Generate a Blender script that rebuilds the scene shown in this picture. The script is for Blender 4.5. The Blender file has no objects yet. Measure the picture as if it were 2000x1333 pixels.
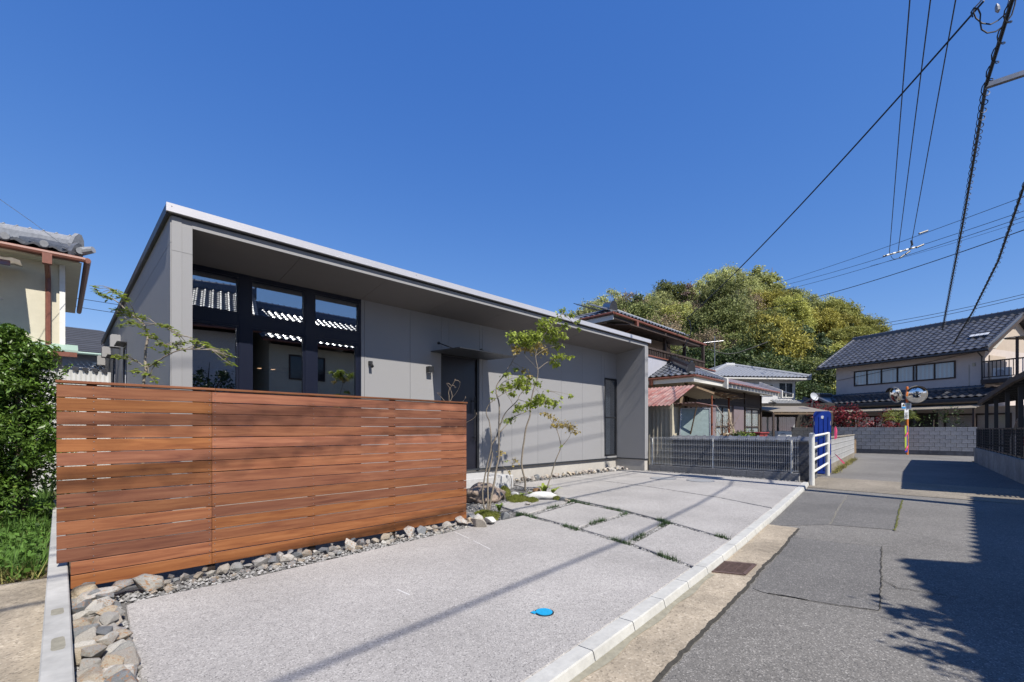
import bpy, bmesh, math, random
import numpy as np
from mathutils import Vector, Matrix, Euler

S = bpy.context.scene
C = S.collection
R2 = math.sqrt(2.0)
rad = math.radians

# ------------------------------------------------------------------ camera
cam_d = bpy.data.cameras.new('camera'); cam = bpy.data.objects.new('camera', cam_d); C.objects.link(cam)
cam.location = (0, 0, 1.27); cam.rotation_euler = (rad(90), 0, rad(-45))
cam_d.sensor_width = 36.0; cam_d.lens = 15.91; cam_d.shift_y = 0.0862
cam_d.clip_start = 0.05; cam_d.clip_end = 2000
S.camera = cam

# ------------------------------------------------------------------ sky and sun
SUN = Vector((0.11, 1.0, -1.21)).normalized()
w = bpy.data.worlds.new('World'); S.world = w; w.use_nodes = True
nt = w.node_tree; nt.nodes.clear()
sky = nt.nodes.new('ShaderNodeTexSky'); sky.sky_type = 'NISHITA'; sky.sun_disc = False
sky.sun_elevation = math.asin(-SUN.z); sky.sun_rotation = math.atan2(-SUN.x, -SUN.y)
sky.altitude = 2000; sky.air_density = 1.0; sky.dust_density = 0.0; sky.ozone_density = 1.5
EXPO = 0.7
bg = nt.nodes.new('ShaderNodeBackground'); bg.inputs[1].default_value = 0.1
wo = nt.nodes.new('ShaderNodeOutputWorld')
# polarised spring sky: deepen the blue evenly over the whole dome
sep = nt.nodes.new('ShaderNodeSeparateColor'); com = nt.nodes.new('ShaderNodeCombineColor'); nt.links.new(sky.outputs[0], sep.inputs[0])
for i, (pw, cf) in enumerate(((1.15, 1.297), (.78, .974), (.43, 1.073))):
    a_ = nt.nodes.new('ShaderNodeMath'); a_.operation = 'MULTIPLY'; a_.inputs[1].default_value = .095
    b_ = nt.nodes.new('ShaderNodeMath'); b_.operation = 'POWER'; b_.inputs[1].default_value = pw
    c_ = nt.nodes.new('ShaderNodeMath'); c_.operation = 'MULTIPLY'; c_.inputs[1].default_value = cf*10/2**EXPO
    nt.links.new(sep.outputs[i], a_.inputs[0]); nt.links.new(a_.outputs[0], b_.inputs[0]); nt.links.new(b_.outputs[0], c_.inputs[0]); nt.links.new(c_.outputs[0], com.inputs[i])
nt.links.new(com.outputs[0], bg.inputs[0]); nt.links.new(bg.outputs[0], wo.inputs[0])
sd = bpy.data.lights.new('sun', 'SUN'); sd.energy = 4.6; sd.angle = rad(0.53); sd.color = (1.0, 0.94, 0.85)
so = bpy.data.objects.new('sun', sd); C.objects.link(so)
so.rotation_euler = SUN.to_track_quat('-Z', 'Y').to_euler()
vs = S.view_settings; vs.view_transform = 'Standard'; vs.look = 'None'; vs.gamma = 1.0; vs.exposure = EXPO
vs.use_curve_mapping = False
S.render.engine = 'CYCLES'

# ------------------------------------------------------------------ survey helpers (photo measurements -> metres)
F_, CX, HY, CH = 884.0, 1000.0, 839.0, 1.27
def A(px, py, Z):                      # point seen at (px,py) standing Z metres in front of the camera plane
    X = (px-CX)*Z/F_
    return Vector(((X+Z)/R2, (Z-X)/R2, CH+(HY-py)*Z/F_))
def G(px, py, z=0.0):                  # point on level ground z
    Z = F_*(CH-z)/(py-HY); return A(px, py, Z)

# ------------------------------------------------------------------ materials
MATS = {}
ALB = .8          # all paint values below are read off the photo one stop bright; this brings them to reflectance
def nodes(m):
    m.use_nodes = True; t = m.node_tree
    return t, t.nodes['Principled BSDF']
def mat(name, col, rough=0.7, var=0.0, scale=8.0, bump=0.0, bscale=None, metal=0.0, spec=0.4, obj_var=0.0, col2=None,
        detail=6.0, stretch=None, stain=0.0, coord='Object', trans=0.0, island=0.0):
    if name in MATS: return MATS[name]
    m = bpy.data.materials.new(name); MATS[name] = m
    t, b = nodes(m); N = t.nodes; L = t.links
    b.inputs['Roughness'].default_value = rough; b.inputs['Metallic'].default_value = metal
    b.inputs['Specular IOR Level'].default_value = spec
    col = tuple(c*ALB for c in col)+(1,)
    if col2: col2 = tuple(c*ALB for c in col2)
    tc = N.new('ShaderNodeTexCoord'); mp = N.new('ShaderNodeMapping')
    if stretch: mp.inputs['Scale'].default_value = stretch
    L.new(tc.outputs[coord], mp.inputs[0])
    cur = None
    if var > 0 or col2:
        nz = N.new('ShaderNodeTexNoise'); nz.inputs['Scale'].default_value = scale; nz.inputs['Detail'].default_value = detail
        nz.inputs['Roughness'].default_value = 0.65
        L.new(mp.outputs[0], nz.inputs[0])
        rp = N.new('ShaderNodeValToRGB')
        rp.color_ramp.elements[0].position = 0.3; rp.color_ramp.elements[1].position = 0.7
        c2 = tuple(col2)+(1,) if col2 else tuple(min(1, c*(1+var)) for c in col[:3])+(1,)
        c1 = col if col2 else tuple(c*(1-var) for c in col[:3])+(1,)
        rp.color_ramp.elements[0].color = c1; rp.color_ramp.elements[1].color = c2
        L.new(nz.outputs['Fac'], rp.inputs[0]); cur = rp.outputs[0]
    def mulval(sock, src, lo, hi):
        mr = N.new('ShaderNodeMapRange'); mr.inputs[3].default_value = lo; mr.inputs[4].default_value = hi
        L.new(src, mr.inputs[0])
        hs = N.new('ShaderNodeHueSaturation'); hs.inputs['Saturation'].default_value = 1.0
        L.new(mr.outputs[0], hs.inputs['Value'])
        if sock is None: hs.inputs['Color'].default_value = col
        else: L.new(sock, hs.inputs['Color'])
        return hs.outputs[0]
    if obj_var > 0:
        oi = N.new('ShaderNodeObjectInfo'); cur = mulval(cur, oi.outputs['Random'], 1-obj_var, 1+obj_var)
    if island > 0:
        ge = N.new('ShaderNodeNewGeometry'); cur = mulval(cur, ge.outputs['Random Per Island'], 1-island, 1+island)
    if stain > 0:
        n2 = N.new('ShaderNodeTexNoise'); n2.inputs['Scale'].default_value = scale*0.13; n2.inputs['Detail'].default_value = 5
        L.new(tc.outputs[coord], n2.inputs[0])
        m2 = N.new('ShaderNodeMapRange'); m2.inputs[1].default_value = 0.35; m2.inputs[2].default_value = 0.65
        L.new(n2.outputs['Fac'], m2.inputs[0]); cur = mulval(cur, m2.outputs[0], 1-stain, 1+stain*0.6)
    if cur is None: b.inputs['Base Color'].default_value = col
    else: L.new(cur, b.inputs['Base Color'])
    if bump > 0:
        n3 = N.new('ShaderNodeTexNoise'); n3.inputs['Scale'].default_value = bscale or scale*2; n3.inputs['Detail'].default_value = 5
        L.new(mp.outputs[0], n3.inputs[0])
        bp = N.new('ShaderNodeBump'); bp.inputs['Strength'].default_value = bump; bp.inputs['Distance'].default_value = 0.02
        L.new(n3.outputs['Fac'], bp.inputs['Height']); L.new(bp.outputs[0], b.inputs['Normal'])
    if trans > 0:
        tr = N.new('ShaderNodeBsdfTranslucent'); mx = N.new('ShaderNodeMixShader'); mx.inputs[0].default_value = trans
        if cur is None: tr.inputs[0].default_value = col
        else: L.new(cur, tr.inputs[0])
        out = N['Material Output']
        L.new(b.outputs[0], mx.inputs[1]); L.new(tr.outputs[0], mx.inputs[2]); L.new(mx.outputs[0], out.inputs[0])
    return m

def speckle(name, base, lights, darks, rough=0.85, gs=260.0, stain=0.12, patch=1.2, bump=0.35, mid=60.0):
    """exposed-aggregate / asphalt: voronoi grains of several tones, broad wear"""
    base, lights, darks = [tuple(c*ALB for c in k_) for k_ in (base, lights, darks)]
    m = bpy.data.materials.new(name); MATS[name] = m
    t, b = nodes(m); N = t.nodes; L = t.links
    b.inputs['Roughness'].default_value = rough; b.inputs['Specular IOR Level'].default_value = 0.3
    tc = N.new('ShaderNodeTexCoord')
    v = N.new('ShaderNodeTexVoronoi'); v.inputs['Scale'].default_value = gs; L.new(tc.outputs['Object'], v.inputs[0])
    rp = N.new('ShaderNodeValToRGB'); e = rp.color_ramp.elements
    e[0].position = 0.0; e[0].color = tuple(darks)+(1,); e[1].position = 1.0; e[1].color = tuple(lights)+(1,)
    k = rp.color_ramp.elements.new(0.22); k.color = tuple(base)+(1,)
    k = rp.color_ramp.elements.new(0.8); k.color = tuple(base)+(1,)
    sx = N.new('ShaderNodeSeparateColor'); L.new(v.outputs['Color'], sx.inputs[0]); L.new(sx.outputs[0], rp.inputs[0])
    v2 = N.new('ShaderNodeTexNoise'); v2.inputs['Scale'].default_value = mid; v2.inputs['Detail'].default_value = 4
    L.new(tc.outputs['Object'], v2.inputs[0])
    n2 = N.new('ShaderNodeTexNoise'); n2.inputs['Scale'].default_value = patch; n2.inputs['Detail'].default_value = 8
    n2.inputs['Roughness'].default_value = 0.6
    L.new(tc.outputs['Object'], n2.inputs[0])
    ad = N.new('ShaderNodeMath'); ad.operation = 'MULTIPLY_ADD'; ad.inputs[1].default_value = 0.45
    L.new(v2.outputs['Fac'], ad.inputs[0]); L.new(n2.outputs['Fac'], ad.inputs[2])
    mr = N.new('ShaderNodeMapRange'); mr.inputs[1].default_value = 0.5; mr.inputs[2].default_value = 0.95
    mr.inputs[3].default_value = 1-stain; mr.inputs[4].default_value = 1+stain
    L.new(ad.outputs[0], mr.inputs[0])
    hs = N.new('ShaderNodeHueSaturation'); L.new(mr.outputs[0], hs.inputs['Value']); L.new(rp.outputs[0], hs.inputs['Color'])
    L.new(hs.outputs[0], b.inputs['Base Color'])
    bp = N.new('ShaderNodeBump'); bp.inputs['Strength'].default_value = bump; bp.inputs['Distance'].default_value = 0.004
    L.new(v.outputs['Distance'], bp.inputs['Height']); L.new(bp.outputs[0], b.inputs['Normal'])
    return m

def rock_mat():
    m = bpy.data.materials.new('rock'); MATS['rock'] = m
    t, b = nodes(m); N = t.nodes; L = t.links
    b.inputs['Roughness'].default_value = 0.85
    tc = N.new('ShaderNodeTexCoord'); oi = N.new('ShaderNodeObjectInfo')
    va = N.new('ShaderNodeVectorMath'); va.operation = 'ADD'
    L.new(tc.outputs['Object'], va.inputs[0]); L.new(oi.outputs['Location'], va.inputs[1])
    nz = N.new('ShaderNodeTexNoise'); nz.inputs['Scale'].default_value = 14; nz.inputs['Detail'].default_value = 8; nz.inputs['Roughness'].default_value = 0.7
    nz.inputs['Distortion'].default_value = 1.2
    L.new(va.outputs[0], nz.inputs[0])
    base = N.new('ShaderNodeValToRGB'); e = base.color_ramp.elements
    e[0].position = 0.0; e[0].color = (.15, .16, .175, 1); e[1].position = 1.0; e[1].color = (.3, .24, .17, 1)
    for p, c in ((.15, (.25, .26, .265)), (.3, (.38, .36, .32)), (.45, (.52, .5, .46)), (.55, (.3, .29, .28)), (.7, (.44, .37, .27)), (.85, (.36, .355, .34))):
        k = e.new(p); k.color = c+(1,)
    L.new(oi.outputs['Random'], base.inputs[0])
    rp = N.new('ShaderNodeMapRange'); rp.inputs[1].default_value = .3; rp.inputs[2].default_value = .7; rp.inputs[3].default_value = .6; rp.inputs[4].default_value = 1.35
    L.new(nz.outputs['Fac'], rp.inputs[0])
    hs = N.new('ShaderNodeHueSaturation'); L.new(rp.outputs[0], hs.inputs['Value']); L.new(base.outputs[0], hs.inputs['Color'])
    n2 = N.new('ShaderNodeTexNoise'); n2.inputs['Scale'].default_value = 5.5; n2.inputs['Detail'].default_value = 6
    L.new(va.outputs[0], n2.inputs[0])
    rr = N.new('ShaderNodeValToRGB'); rr.color_ramp.elements[0].position = .53; rr.color_ramp.elements[1].position = .63
    L.new(n2.outputs['Fac'], rr.inputs[0])
    mx = N.new('ShaderNodeMixRGB'); mx.inputs[2].default_value = (.36, .18, .075, 1)
    sc = N.new('ShaderNodeMath'); sc.operation = 'MULTIPLY'; L.new(rr.outputs[0], sc.inputs[0])
    q1 = N.new('ShaderNodeMath'); q1.operation = 'MULTIPLY'; q1.inputs[1].default_value = 13.7; L.new(oi.outputs['Random'], q1.inputs[0])
    q2 = N.new('ShaderNodeMath'); q2.operation = 'FRACT'; L.new(q1.outputs[0], q2.inputs[0])
    q3 = N.new('ShaderNodeMapRange'); q3.inputs[1].default_value = .35; q3.inputs[2].default_value = .8; q3.inputs[4].default_value = .85; L.new(q2.outputs[0], q3.inputs[0]); L.new(q3.outputs[0], sc.inputs[1])
    L.new(sc.outputs[0], mx.inputs[0]); L.new(hs.outputs[0], mx.inputs[1])
    L.new(mx.outputs[0], b.inputs['Base Color'])
    bp = N.new('ShaderNodeBump'); bp.inputs['Strength'].default_value = .8; bp.inputs['Distance'].default_value = .02
    L.new(nz.outputs['Fac'], bp.inputs['Height']); L.new(bp.outputs[0], b.inputs['Normal'])
    return m

def wood_mat():
    m = bpy.data.materials.new('deck_wood'); MATS['deck_wood'] = m
    t, b = nodes(m); N = t.nodes; L = t.links
    b.inputs['Roughness'].default_value = 0.55; b.inputs['Specular IOR Level'].default_value = .35
    tc = N.new('ShaderNodeTexCoord'); oi = N.new('ShaderNodeObjectInfo')
    cb = N.new('ShaderNodeCombineXYZ'); mu = N.new('ShaderNodeMath'); mu.operation = 'MULTIPLY'; mu.inputs[1].default_value = 40
    L.new(oi.outputs['Random'], mu.inputs[0]); L.new(mu.outputs[0], cb.inputs[0]); L.new(mu.outputs[0], cb.inputs[2])
    va = N.new('ShaderNodeVectorMath'); va.operation = 'ADD'; L.new(tc.outputs['Object'], va.inputs[0]); L.new(cb.outputs[0], va.inputs[1])
    mp = N.new('ShaderNodeMapping'); mp.inputs['Scale'].default_value = (.9, 8, 13); L.new(va.outputs[0], mp.inputs[0])
    g = N.new('ShaderNodeTexNoise'); g.inputs['Scale'].default_value = 2.2; g.inputs['Detail'].default_value = 9; g.inputs['Roughness'].default_value = .62; g.inputs['Distortion'].default_value = .7
    L.new(mp.outputs[0], g.inputs[0])
    rp = N.new('ShaderNodeValToRGB'); e = rp.color_ramp.elements
    e[0].position = .25; e[0].color = (.125, .034, .0155, 1); e[1].position = .78; e[1].color = (.30, .118, .05, 1)
    k = e.new(.5); k.color = (.215, .073, .029, 1)
    L.new(g.outputs['Fac'], rp.inputs[0])
    mv = N.new('ShaderNodeMapRange'); mv.inputs[3].default_value = .66; mv.inputs[4].default_value = 1.2; L.new(oi.outputs['Random'], mv.inputs[0])
    m3 = N.new('ShaderNodeMath'); m3.operation = 'MULTIPLY'; m3.inputs[1].default_value = 7.31; L.new(oi.outputs['Random'], m3.inputs[0])
    fr = N.new('ShaderNodeMath'); fr.operation = 'FRACT'; L.new(m3.outputs[0], fr.inputs[0])
    ms = N.new('ShaderNodeMapRange'); ms.inputs[3].default_value = .9; ms.inputs[4].default_value = 1.04; L.new(fr.outputs[0], ms.inputs[0])
    mh = N.new('ShaderNodeMapRange'); mh.inputs[3].default_value = .497; mh.inputs[4].default_value = .51; L.new(fr.outputs[0], mh.inputs[0])
    hs = N.new('ShaderNodeHueSaturation'); L.new(mv.outputs[0], hs.inputs['Value']); L.new(ms.outputs[0], hs.inputs['Saturation']); L.new(mh.outputs[0], hs.inputs['Hue'])
    L.new(rp.outputs[0], hs.inputs['Color']); L.new(hs.outputs[0], b.inputs['Base Color'])
    bp = N.new('ShaderNodeBump'); bp.inputs['Strength'].default_value = .12; bp.inputs['Distance'].default_value = .01
    L.new(g.outputs['Fac'], bp.inputs['Height']); L.new(bp.outputs[0], b.inputs['Normal'])
    return m

def glass_mat(name, tint, refl=0.12, ior=1.5):
    m = bpy.data.materials.new(name); MATS[name] = m
    m.use_nodes = True; t = m.node_tree; N = t.nodes; L = t.links; N.clear()
    fr = N.new('ShaderNodeFresnel'); ge = N.new('ShaderNodeNewGeometry'); mi = N.new('ShaderNodeMapRange')
    mi.inputs[3].default_value = ior; mi.inputs[4].default_value = 1/ior          # thin pane: the same reflectance from either side
    L.new(ge.outputs['Backfacing'], mi.inputs[0]); L.new(mi.outputs[0], fr.inputs[0])
    ad = N.new('ShaderNodeMath'); ad.operation = 'ADD'; ad.inputs[1].default_value = refl; ad.use_clamp = True
    L.new(fr.outputs[0], ad.inputs[0])
    tr = N.new('ShaderNodeBsdfTransparent'); tr.inputs[0].default_value = tuple(tint)+(1,)
    gl = N.new('ShaderNodeBsdfGlossy'); gl.inputs['Roughness'].default_value = 0.0; gl.inputs['Color'].default_value = (.9, .93, .97, 1)
    mx = N.new('ShaderNodeMixShader'); o = N.new('ShaderNodeOutputMaterial')
    L.new(ad.outputs[0], mx.inputs[0]); L.new(tr.outputs[0], mx.inputs[1]); L.new(gl.outputs[0], mx.inputs[2]); L.new(mx.outputs[0], o.inputs[0])
    return m
def emit_mat(name, col, s):
    m = bpy.data.materials.new(name); MATS[name] = m; m.use_nodes = True; t = m.node_tree; t.nodes.clear()
    e = t.nodes.new('ShaderNodeEmission'); e.inputs[0].default_value = tuple(col)+(1,); e.inputs[1].default_value = s
    o = t.nodes.new('ShaderNodeOutputMaterial'); t.links.new(e.outputs[0], o.inputs[0]); return m

rock_mat(); wood_mat()
speckle('aggregate', (.375, .36, .345), (.56, .54, .515), (.18, .172, .17), gs=150, stain=.17, patch=.7, mid=18)
speckle('asphalt', (.17, .162, .15), (.36, .345, .32), (.085, .083, .08), gs=135, stain=.24, patch=.45, mid=20)
speckle('asphalt_patch', (.138, .134, .128), (.3, .285, .27), (.07, .069, .067), gs=135, stain=.2, patch=.8, mid=22)
speckle('old_concrete', (.365, .31, .235), (.48, .42, .33), (.22, .185, .14), gs=90, stain=.32, patch=1.7, mid=14, bump=.2)
speckle('rough_concrete', (.25, .22, .175), (.38, .34, .28), (.12, .105, .085), gs=70, stain=.25, patch=.9, mid=14, bump=.3)
glass_mat('glass', (.66, .7, .74), .27); glass_mat('window_glass_old', (.93, .95, .95), .015)
mat('kerb_white', (.50, .50, .475), .8, var=.1, scale=14, bump=.15, stain=.08, obj_var=.04)
mat('wall_concrete', (.43, .425, .4), .85, var=.14, scale=9, bump=.2, stain=.16)
mat('mortar', (.2, .19, .17), .9, var=.2, scale=20)
mat('siding', (.305, .305, .312), .62, var=.05, scale=140, bump=.18, bscale=420, obj_var=.015, spec=.3)
mat('siding_side', (.2, .202, .208), .65, var=.06, scale=140, bump=.2, bscale=300, spec=.3, obj_var=.01)
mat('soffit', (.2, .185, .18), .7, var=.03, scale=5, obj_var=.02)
mat('trim_silver', (.62, .61, .63), .38, var=.03, scale=3, metal=.35)
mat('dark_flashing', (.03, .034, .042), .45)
mat('navy_frame', (.009, .012, .027), .38, spec=.22)
mat('door_navy', (.010, .010, .018), .38, spec=.5, var=.15, scale=3, stretch=(12, 12, .6))
mat('black_metal', (.016, .017, .02), .45, spec=.5)
mat('foundation', (.50, .475, .435), .85, var=.07, scale=7, bump=.1, stain=.07)
mat('step_concrete', (.5, .5, .5), .8, var=.12, scale=12, bump=.12)
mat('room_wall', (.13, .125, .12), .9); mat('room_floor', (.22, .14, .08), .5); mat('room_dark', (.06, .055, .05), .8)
mat('white_paint', (.74, .74, .70), .5, var=.05, scale=12); mat('white_metal', (.62, .63, .63), .4, var=.05, scale=30)
mat('grey_block', (.27, .27, .272), .9, var=.18, scale=18, bump=.25, obj_var=.06, stain=.1)
mat('pale_block', (.4, .4, .4), .88, var=.16, scale=12, bump=.25, obj_var=.07, stain=.25)
mat('dark_block', (.115, .12, .135), .9, var=.3, scale=6, bump=.25, obj_var=.05, stain=.35)
mat('carport_block', (.32, .32, .3), .88, var=.2, scale=8, bump=.2, obj_var=.05, stain=.3)
mat('tile', (.13, .138, .155), .3, var=.25, scale=12, obj_var=.22, spec=.7)
mat('tile_dark', (.06, .062, .07), .3, var=.25, scale=9, obj_var=.25, spec=.7)
mat('tile_light', (.3, .31, .325), .42, var=.2, scale=14, obj_var=.12, spec=.6)
mat('cream_wall', (.64, .60, .47), .88, var=.06, scale=5, bump=.12, bscale=90, stain=.06)
mat('beige_wall', (.60, .53, .485), .88, var=.05, scale=4, bump=.1, bscale=80, stain=.07)
mat('peach_wall', (.5, .42, .34), .88, var=.05, scale=4)
mat('white_wall', (.62, .62, .62), .85, var=.05, scale=4, stain=.06)
mat('lilac_wall', (.42, .43, .49), .85, var=.05, scale=5, stain=.07)
mat('eave_white', (.66, .645, .6), .7, var=.05, scale=6)
mat('copper_brown', (.2, .075, .05), .5, var=.2, scale=8, obj_var=.05)
mat('dark_wood', (.055, .038, .03), .7, var=.25, scale=12, stretch=(1, 1, .2))
mat('old_wood', (.2, .14, .085), .8, var=.35, scale=12, obj_var=.25)
mat('bare_branch', (.28, .22, .16), .85, var=.25, scale=40)
mat('brown_metal_roof', (.235, .19, .2), .45, var=.12, scale=3, obj_var=.05)
mat('rust_sheet', (.3, .09, .07), .6, var=.1, scale=3.2, col2=(.4, .29, .26), bump=.1, stain=.3)
mat('shed_cream', (.5, .45, .34), .7, var=.08, scale=5, stain=.12, obj_var=.05)
mat('rust_pipe', (.22, .06, .025), .75, var=.35, scale=18)
mat('aluminium', (.5, .51, .53), .35, metal=.7)
mat('frosted_sheet', (.26, .33, .33), .25, var=.12, scale=9, spec=.6)
mat('curtain', (.6, .62, .62), .9, var=.2, scale=2, stretch=(26, 26, .3))
mat('shutter', (.55, .53, .5), .6, var=.06, scale=4)
mat('blue_plastic', (.008, .045, .33), .4, var=.15, scale=5, spec=.5)
mat('blue_rust', (.07, .2, .42), .6, var=.1, scale=7, col2=(.3, .11, .06), detail=9)
mat('pink_tape', (.85, .09, .22), .5); mat('yellow_tape', (.42, .5, .05), .5)
mat('orange_paint', (.72, .2, .03), .45, var=.1, scale=9); mat('sign_white', (.75, .77, .78), .5)
mat('sign_blue', (.03, .28, .62), .5); mat('sign_green', (.03, .28, .1), .5); mat('sign_ink', (.02, .02, .025), .6); mat('sign_yellow', (.7, .45, .03), .5)
mat('mirror', (.9, .9, .9), .02, metal=1.0); mat('wire', (.014, .015, .017), .5)
mat('galvanised', (.33, .34, .36), .42, metal=.6, var=.12, scale=20)
mat('pole_concrete', (.36, .36, .35), .85, var=.1, scale=9)
mat('grate_iron', (.115, .075, .062), .7, var=.3, scale=30)
mat('cover_blue', (.012, .33, .62), .45, var=.15, scale=60); mat('cover_grey', (.29, .3, .31), .7, var=.15, scale=30, bump=.3)
mat('soil', (.1, .075, .05), .95, var=.3, scale=14, bump=.5); mat('gravel_bed', (.17, .165, .16), .95, var=.35, scale=60, bump=.7)
mat('ground', (.16, .145, .12), .95, var=.25, scale=.6, bump=.2); mat('hill_soil', (.07, .065, .035), .95, var=.3, scale=.3)
mat('pebble', (.27, .265, .26), .85, island=.55)
mat('moss', (.12, .13, .02), .95, var=.4, scale=30, bump=.8, bscale=120)
mat('moss_leaf', (.13, .15, .02), .9, island=.4)
mat('grass', (.1, .2, .03), .7, island=.45, trans=.3); mat('grass_dark', (.04, .085, .022), .6, island=.45, trans=.15)
mat('dry_grass', (.24, .22, .07), .8, island=.4, trans=.2)
mat('bark', (.11, .085, .06), .9, var=.4, scale=9, bump=.5); mat('bark_grey', (.27, .23, .18), .85, var=.3, scale=50, bump=.3)
mat('bark_pale', (.2, .17, .13), .9, var=.3, scale=3)
mat('leaf_maple', (.34, .42, .06), .5, island=.32, trans=.4); mat('leaf_bronze', (.44, .34, .09), .5, island=.3, trans=.4)
mat('leaf_shrub', (.11, .2, .032), .4, island=.5, trans=.25, spec=.5); mat('leaf_shrub_new', (0.260, 0.364, 0.065), .5, island=.3, trans=.35)
mat('leaf_red', (0.247, 0.033, 0.039), .45, island=.5, trans=.2); mat('leaf_dark', (0.042, 0.078, 0.017), .5, island=.5, trans=.2)
mat('leaf_palm', (.2, .24, .04), .5, island=.4, trans=.3)
mat('hill_pale', (.47, .50, .20), .7, island=.33, obj_var=.3, trans=.35); mat('hill_yellow', (.44, .45, .12), .7, island=.33, obj_var=.3, trans=.3)
mat('hill_gold', (.36, .33, .07), .7, island=.38, obj_var=.3, trans=.25); mat('hill_dark', (.065, .10, .03), .6, island=.5, obj_var=.3, trans=.2)
mat('hill_olive', (.20, .23, .07), .7, island=.4, obj_var=.3, trans=.25); mat('hill_brown', (.40, .31, .19), .8, island=.35, obj_var=.3, trans=.2)
mat('hill_mauve', (.23, .16, .135), .8, island=.35, obj_var=.3, trans=.2); mat('hill_conifer', (.14, .19, .09), .7, island=.4, obj_var=.3, trans=.15)
mat('car_silver', (.45, .46, .48), .28, metal=.75, spec=.6); mat('rubber', (.02, .02, .02), .8); mat('car_glass', (.02, .025, .03), .08, spec=.7)
mat('lamp_red', (.3, .02, .02), .3); mat('solar_white', (.6, .62, .65), .35)
mat('polycarb', (.45, .4, .33), .4, trans=.35); mat('slate', (.055, .058, .068), .7, var=.15, scale=6, obj_var=.12)
mat('white_corrugated', (.62, .62, .6), .6, var=.06, scale=5, stain=.08); mat('green_trim', (.3, .42, .36), .6)
mat('pattern_wall', (.42, .42, .44), .85, var=.1, scale=9); mat('junk_dark', (.04, .035, .03), .8, var=.3, scale=10)
mat('junk_red', (.3, .05, .045), .6, var=.15, scale=6); mat('pot_green', (.03, .14, .07), .5)
mat('crack', (.045, .042, .036), .95, var=.3, scale=30); mat('chalk', (.62, .61, .6), .9)
mat('patch_cement', (.27, .255, .2), .9, var=.2, scale=25); mat('dish_grey', (.45, .47, .5), .5)
emit_mat('lamp_warm', (1.0, .55, .28), 2.2)

# ------------------------------------------------------------------ object helpers
WORLDMODE = set()
def tag(o, label=None, cat=None, group=None, kind=None):
    if label: o['label'] = label
    if cat: o['category'] = cat
    if group: o['group'] = group
    if kind: o['kind'] = kind
    return o
def thing(name, label, cat, loc=(0, 0, 0), rz=None, group=None):
    o = bpy.data.objects.new(name, None); C.objects.link(o); o.empty_display_size = .2
    o.location = loc
    if rz is None: WORLDMODE.add(o)
    else: o.rotation_euler = (0, 0, rz)
    return tag(o, label, cat, group)
def put(name, me, m=None, parent=None, basis=None):
    if m is not None and not me.materials: me.materials.append(MATS[m] if isinstance(m, str) else m)
    o = bpy.data.objects.new(name, me); C.objects.link(o)
    if parent is not None:
        o.parent = parent
        if parent in WORLDMODE: o.matrix_parent_inverse = Matrix.Translation(-parent.location)
    if basis is not None: o.matrix_basis = basis
    return o

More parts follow.
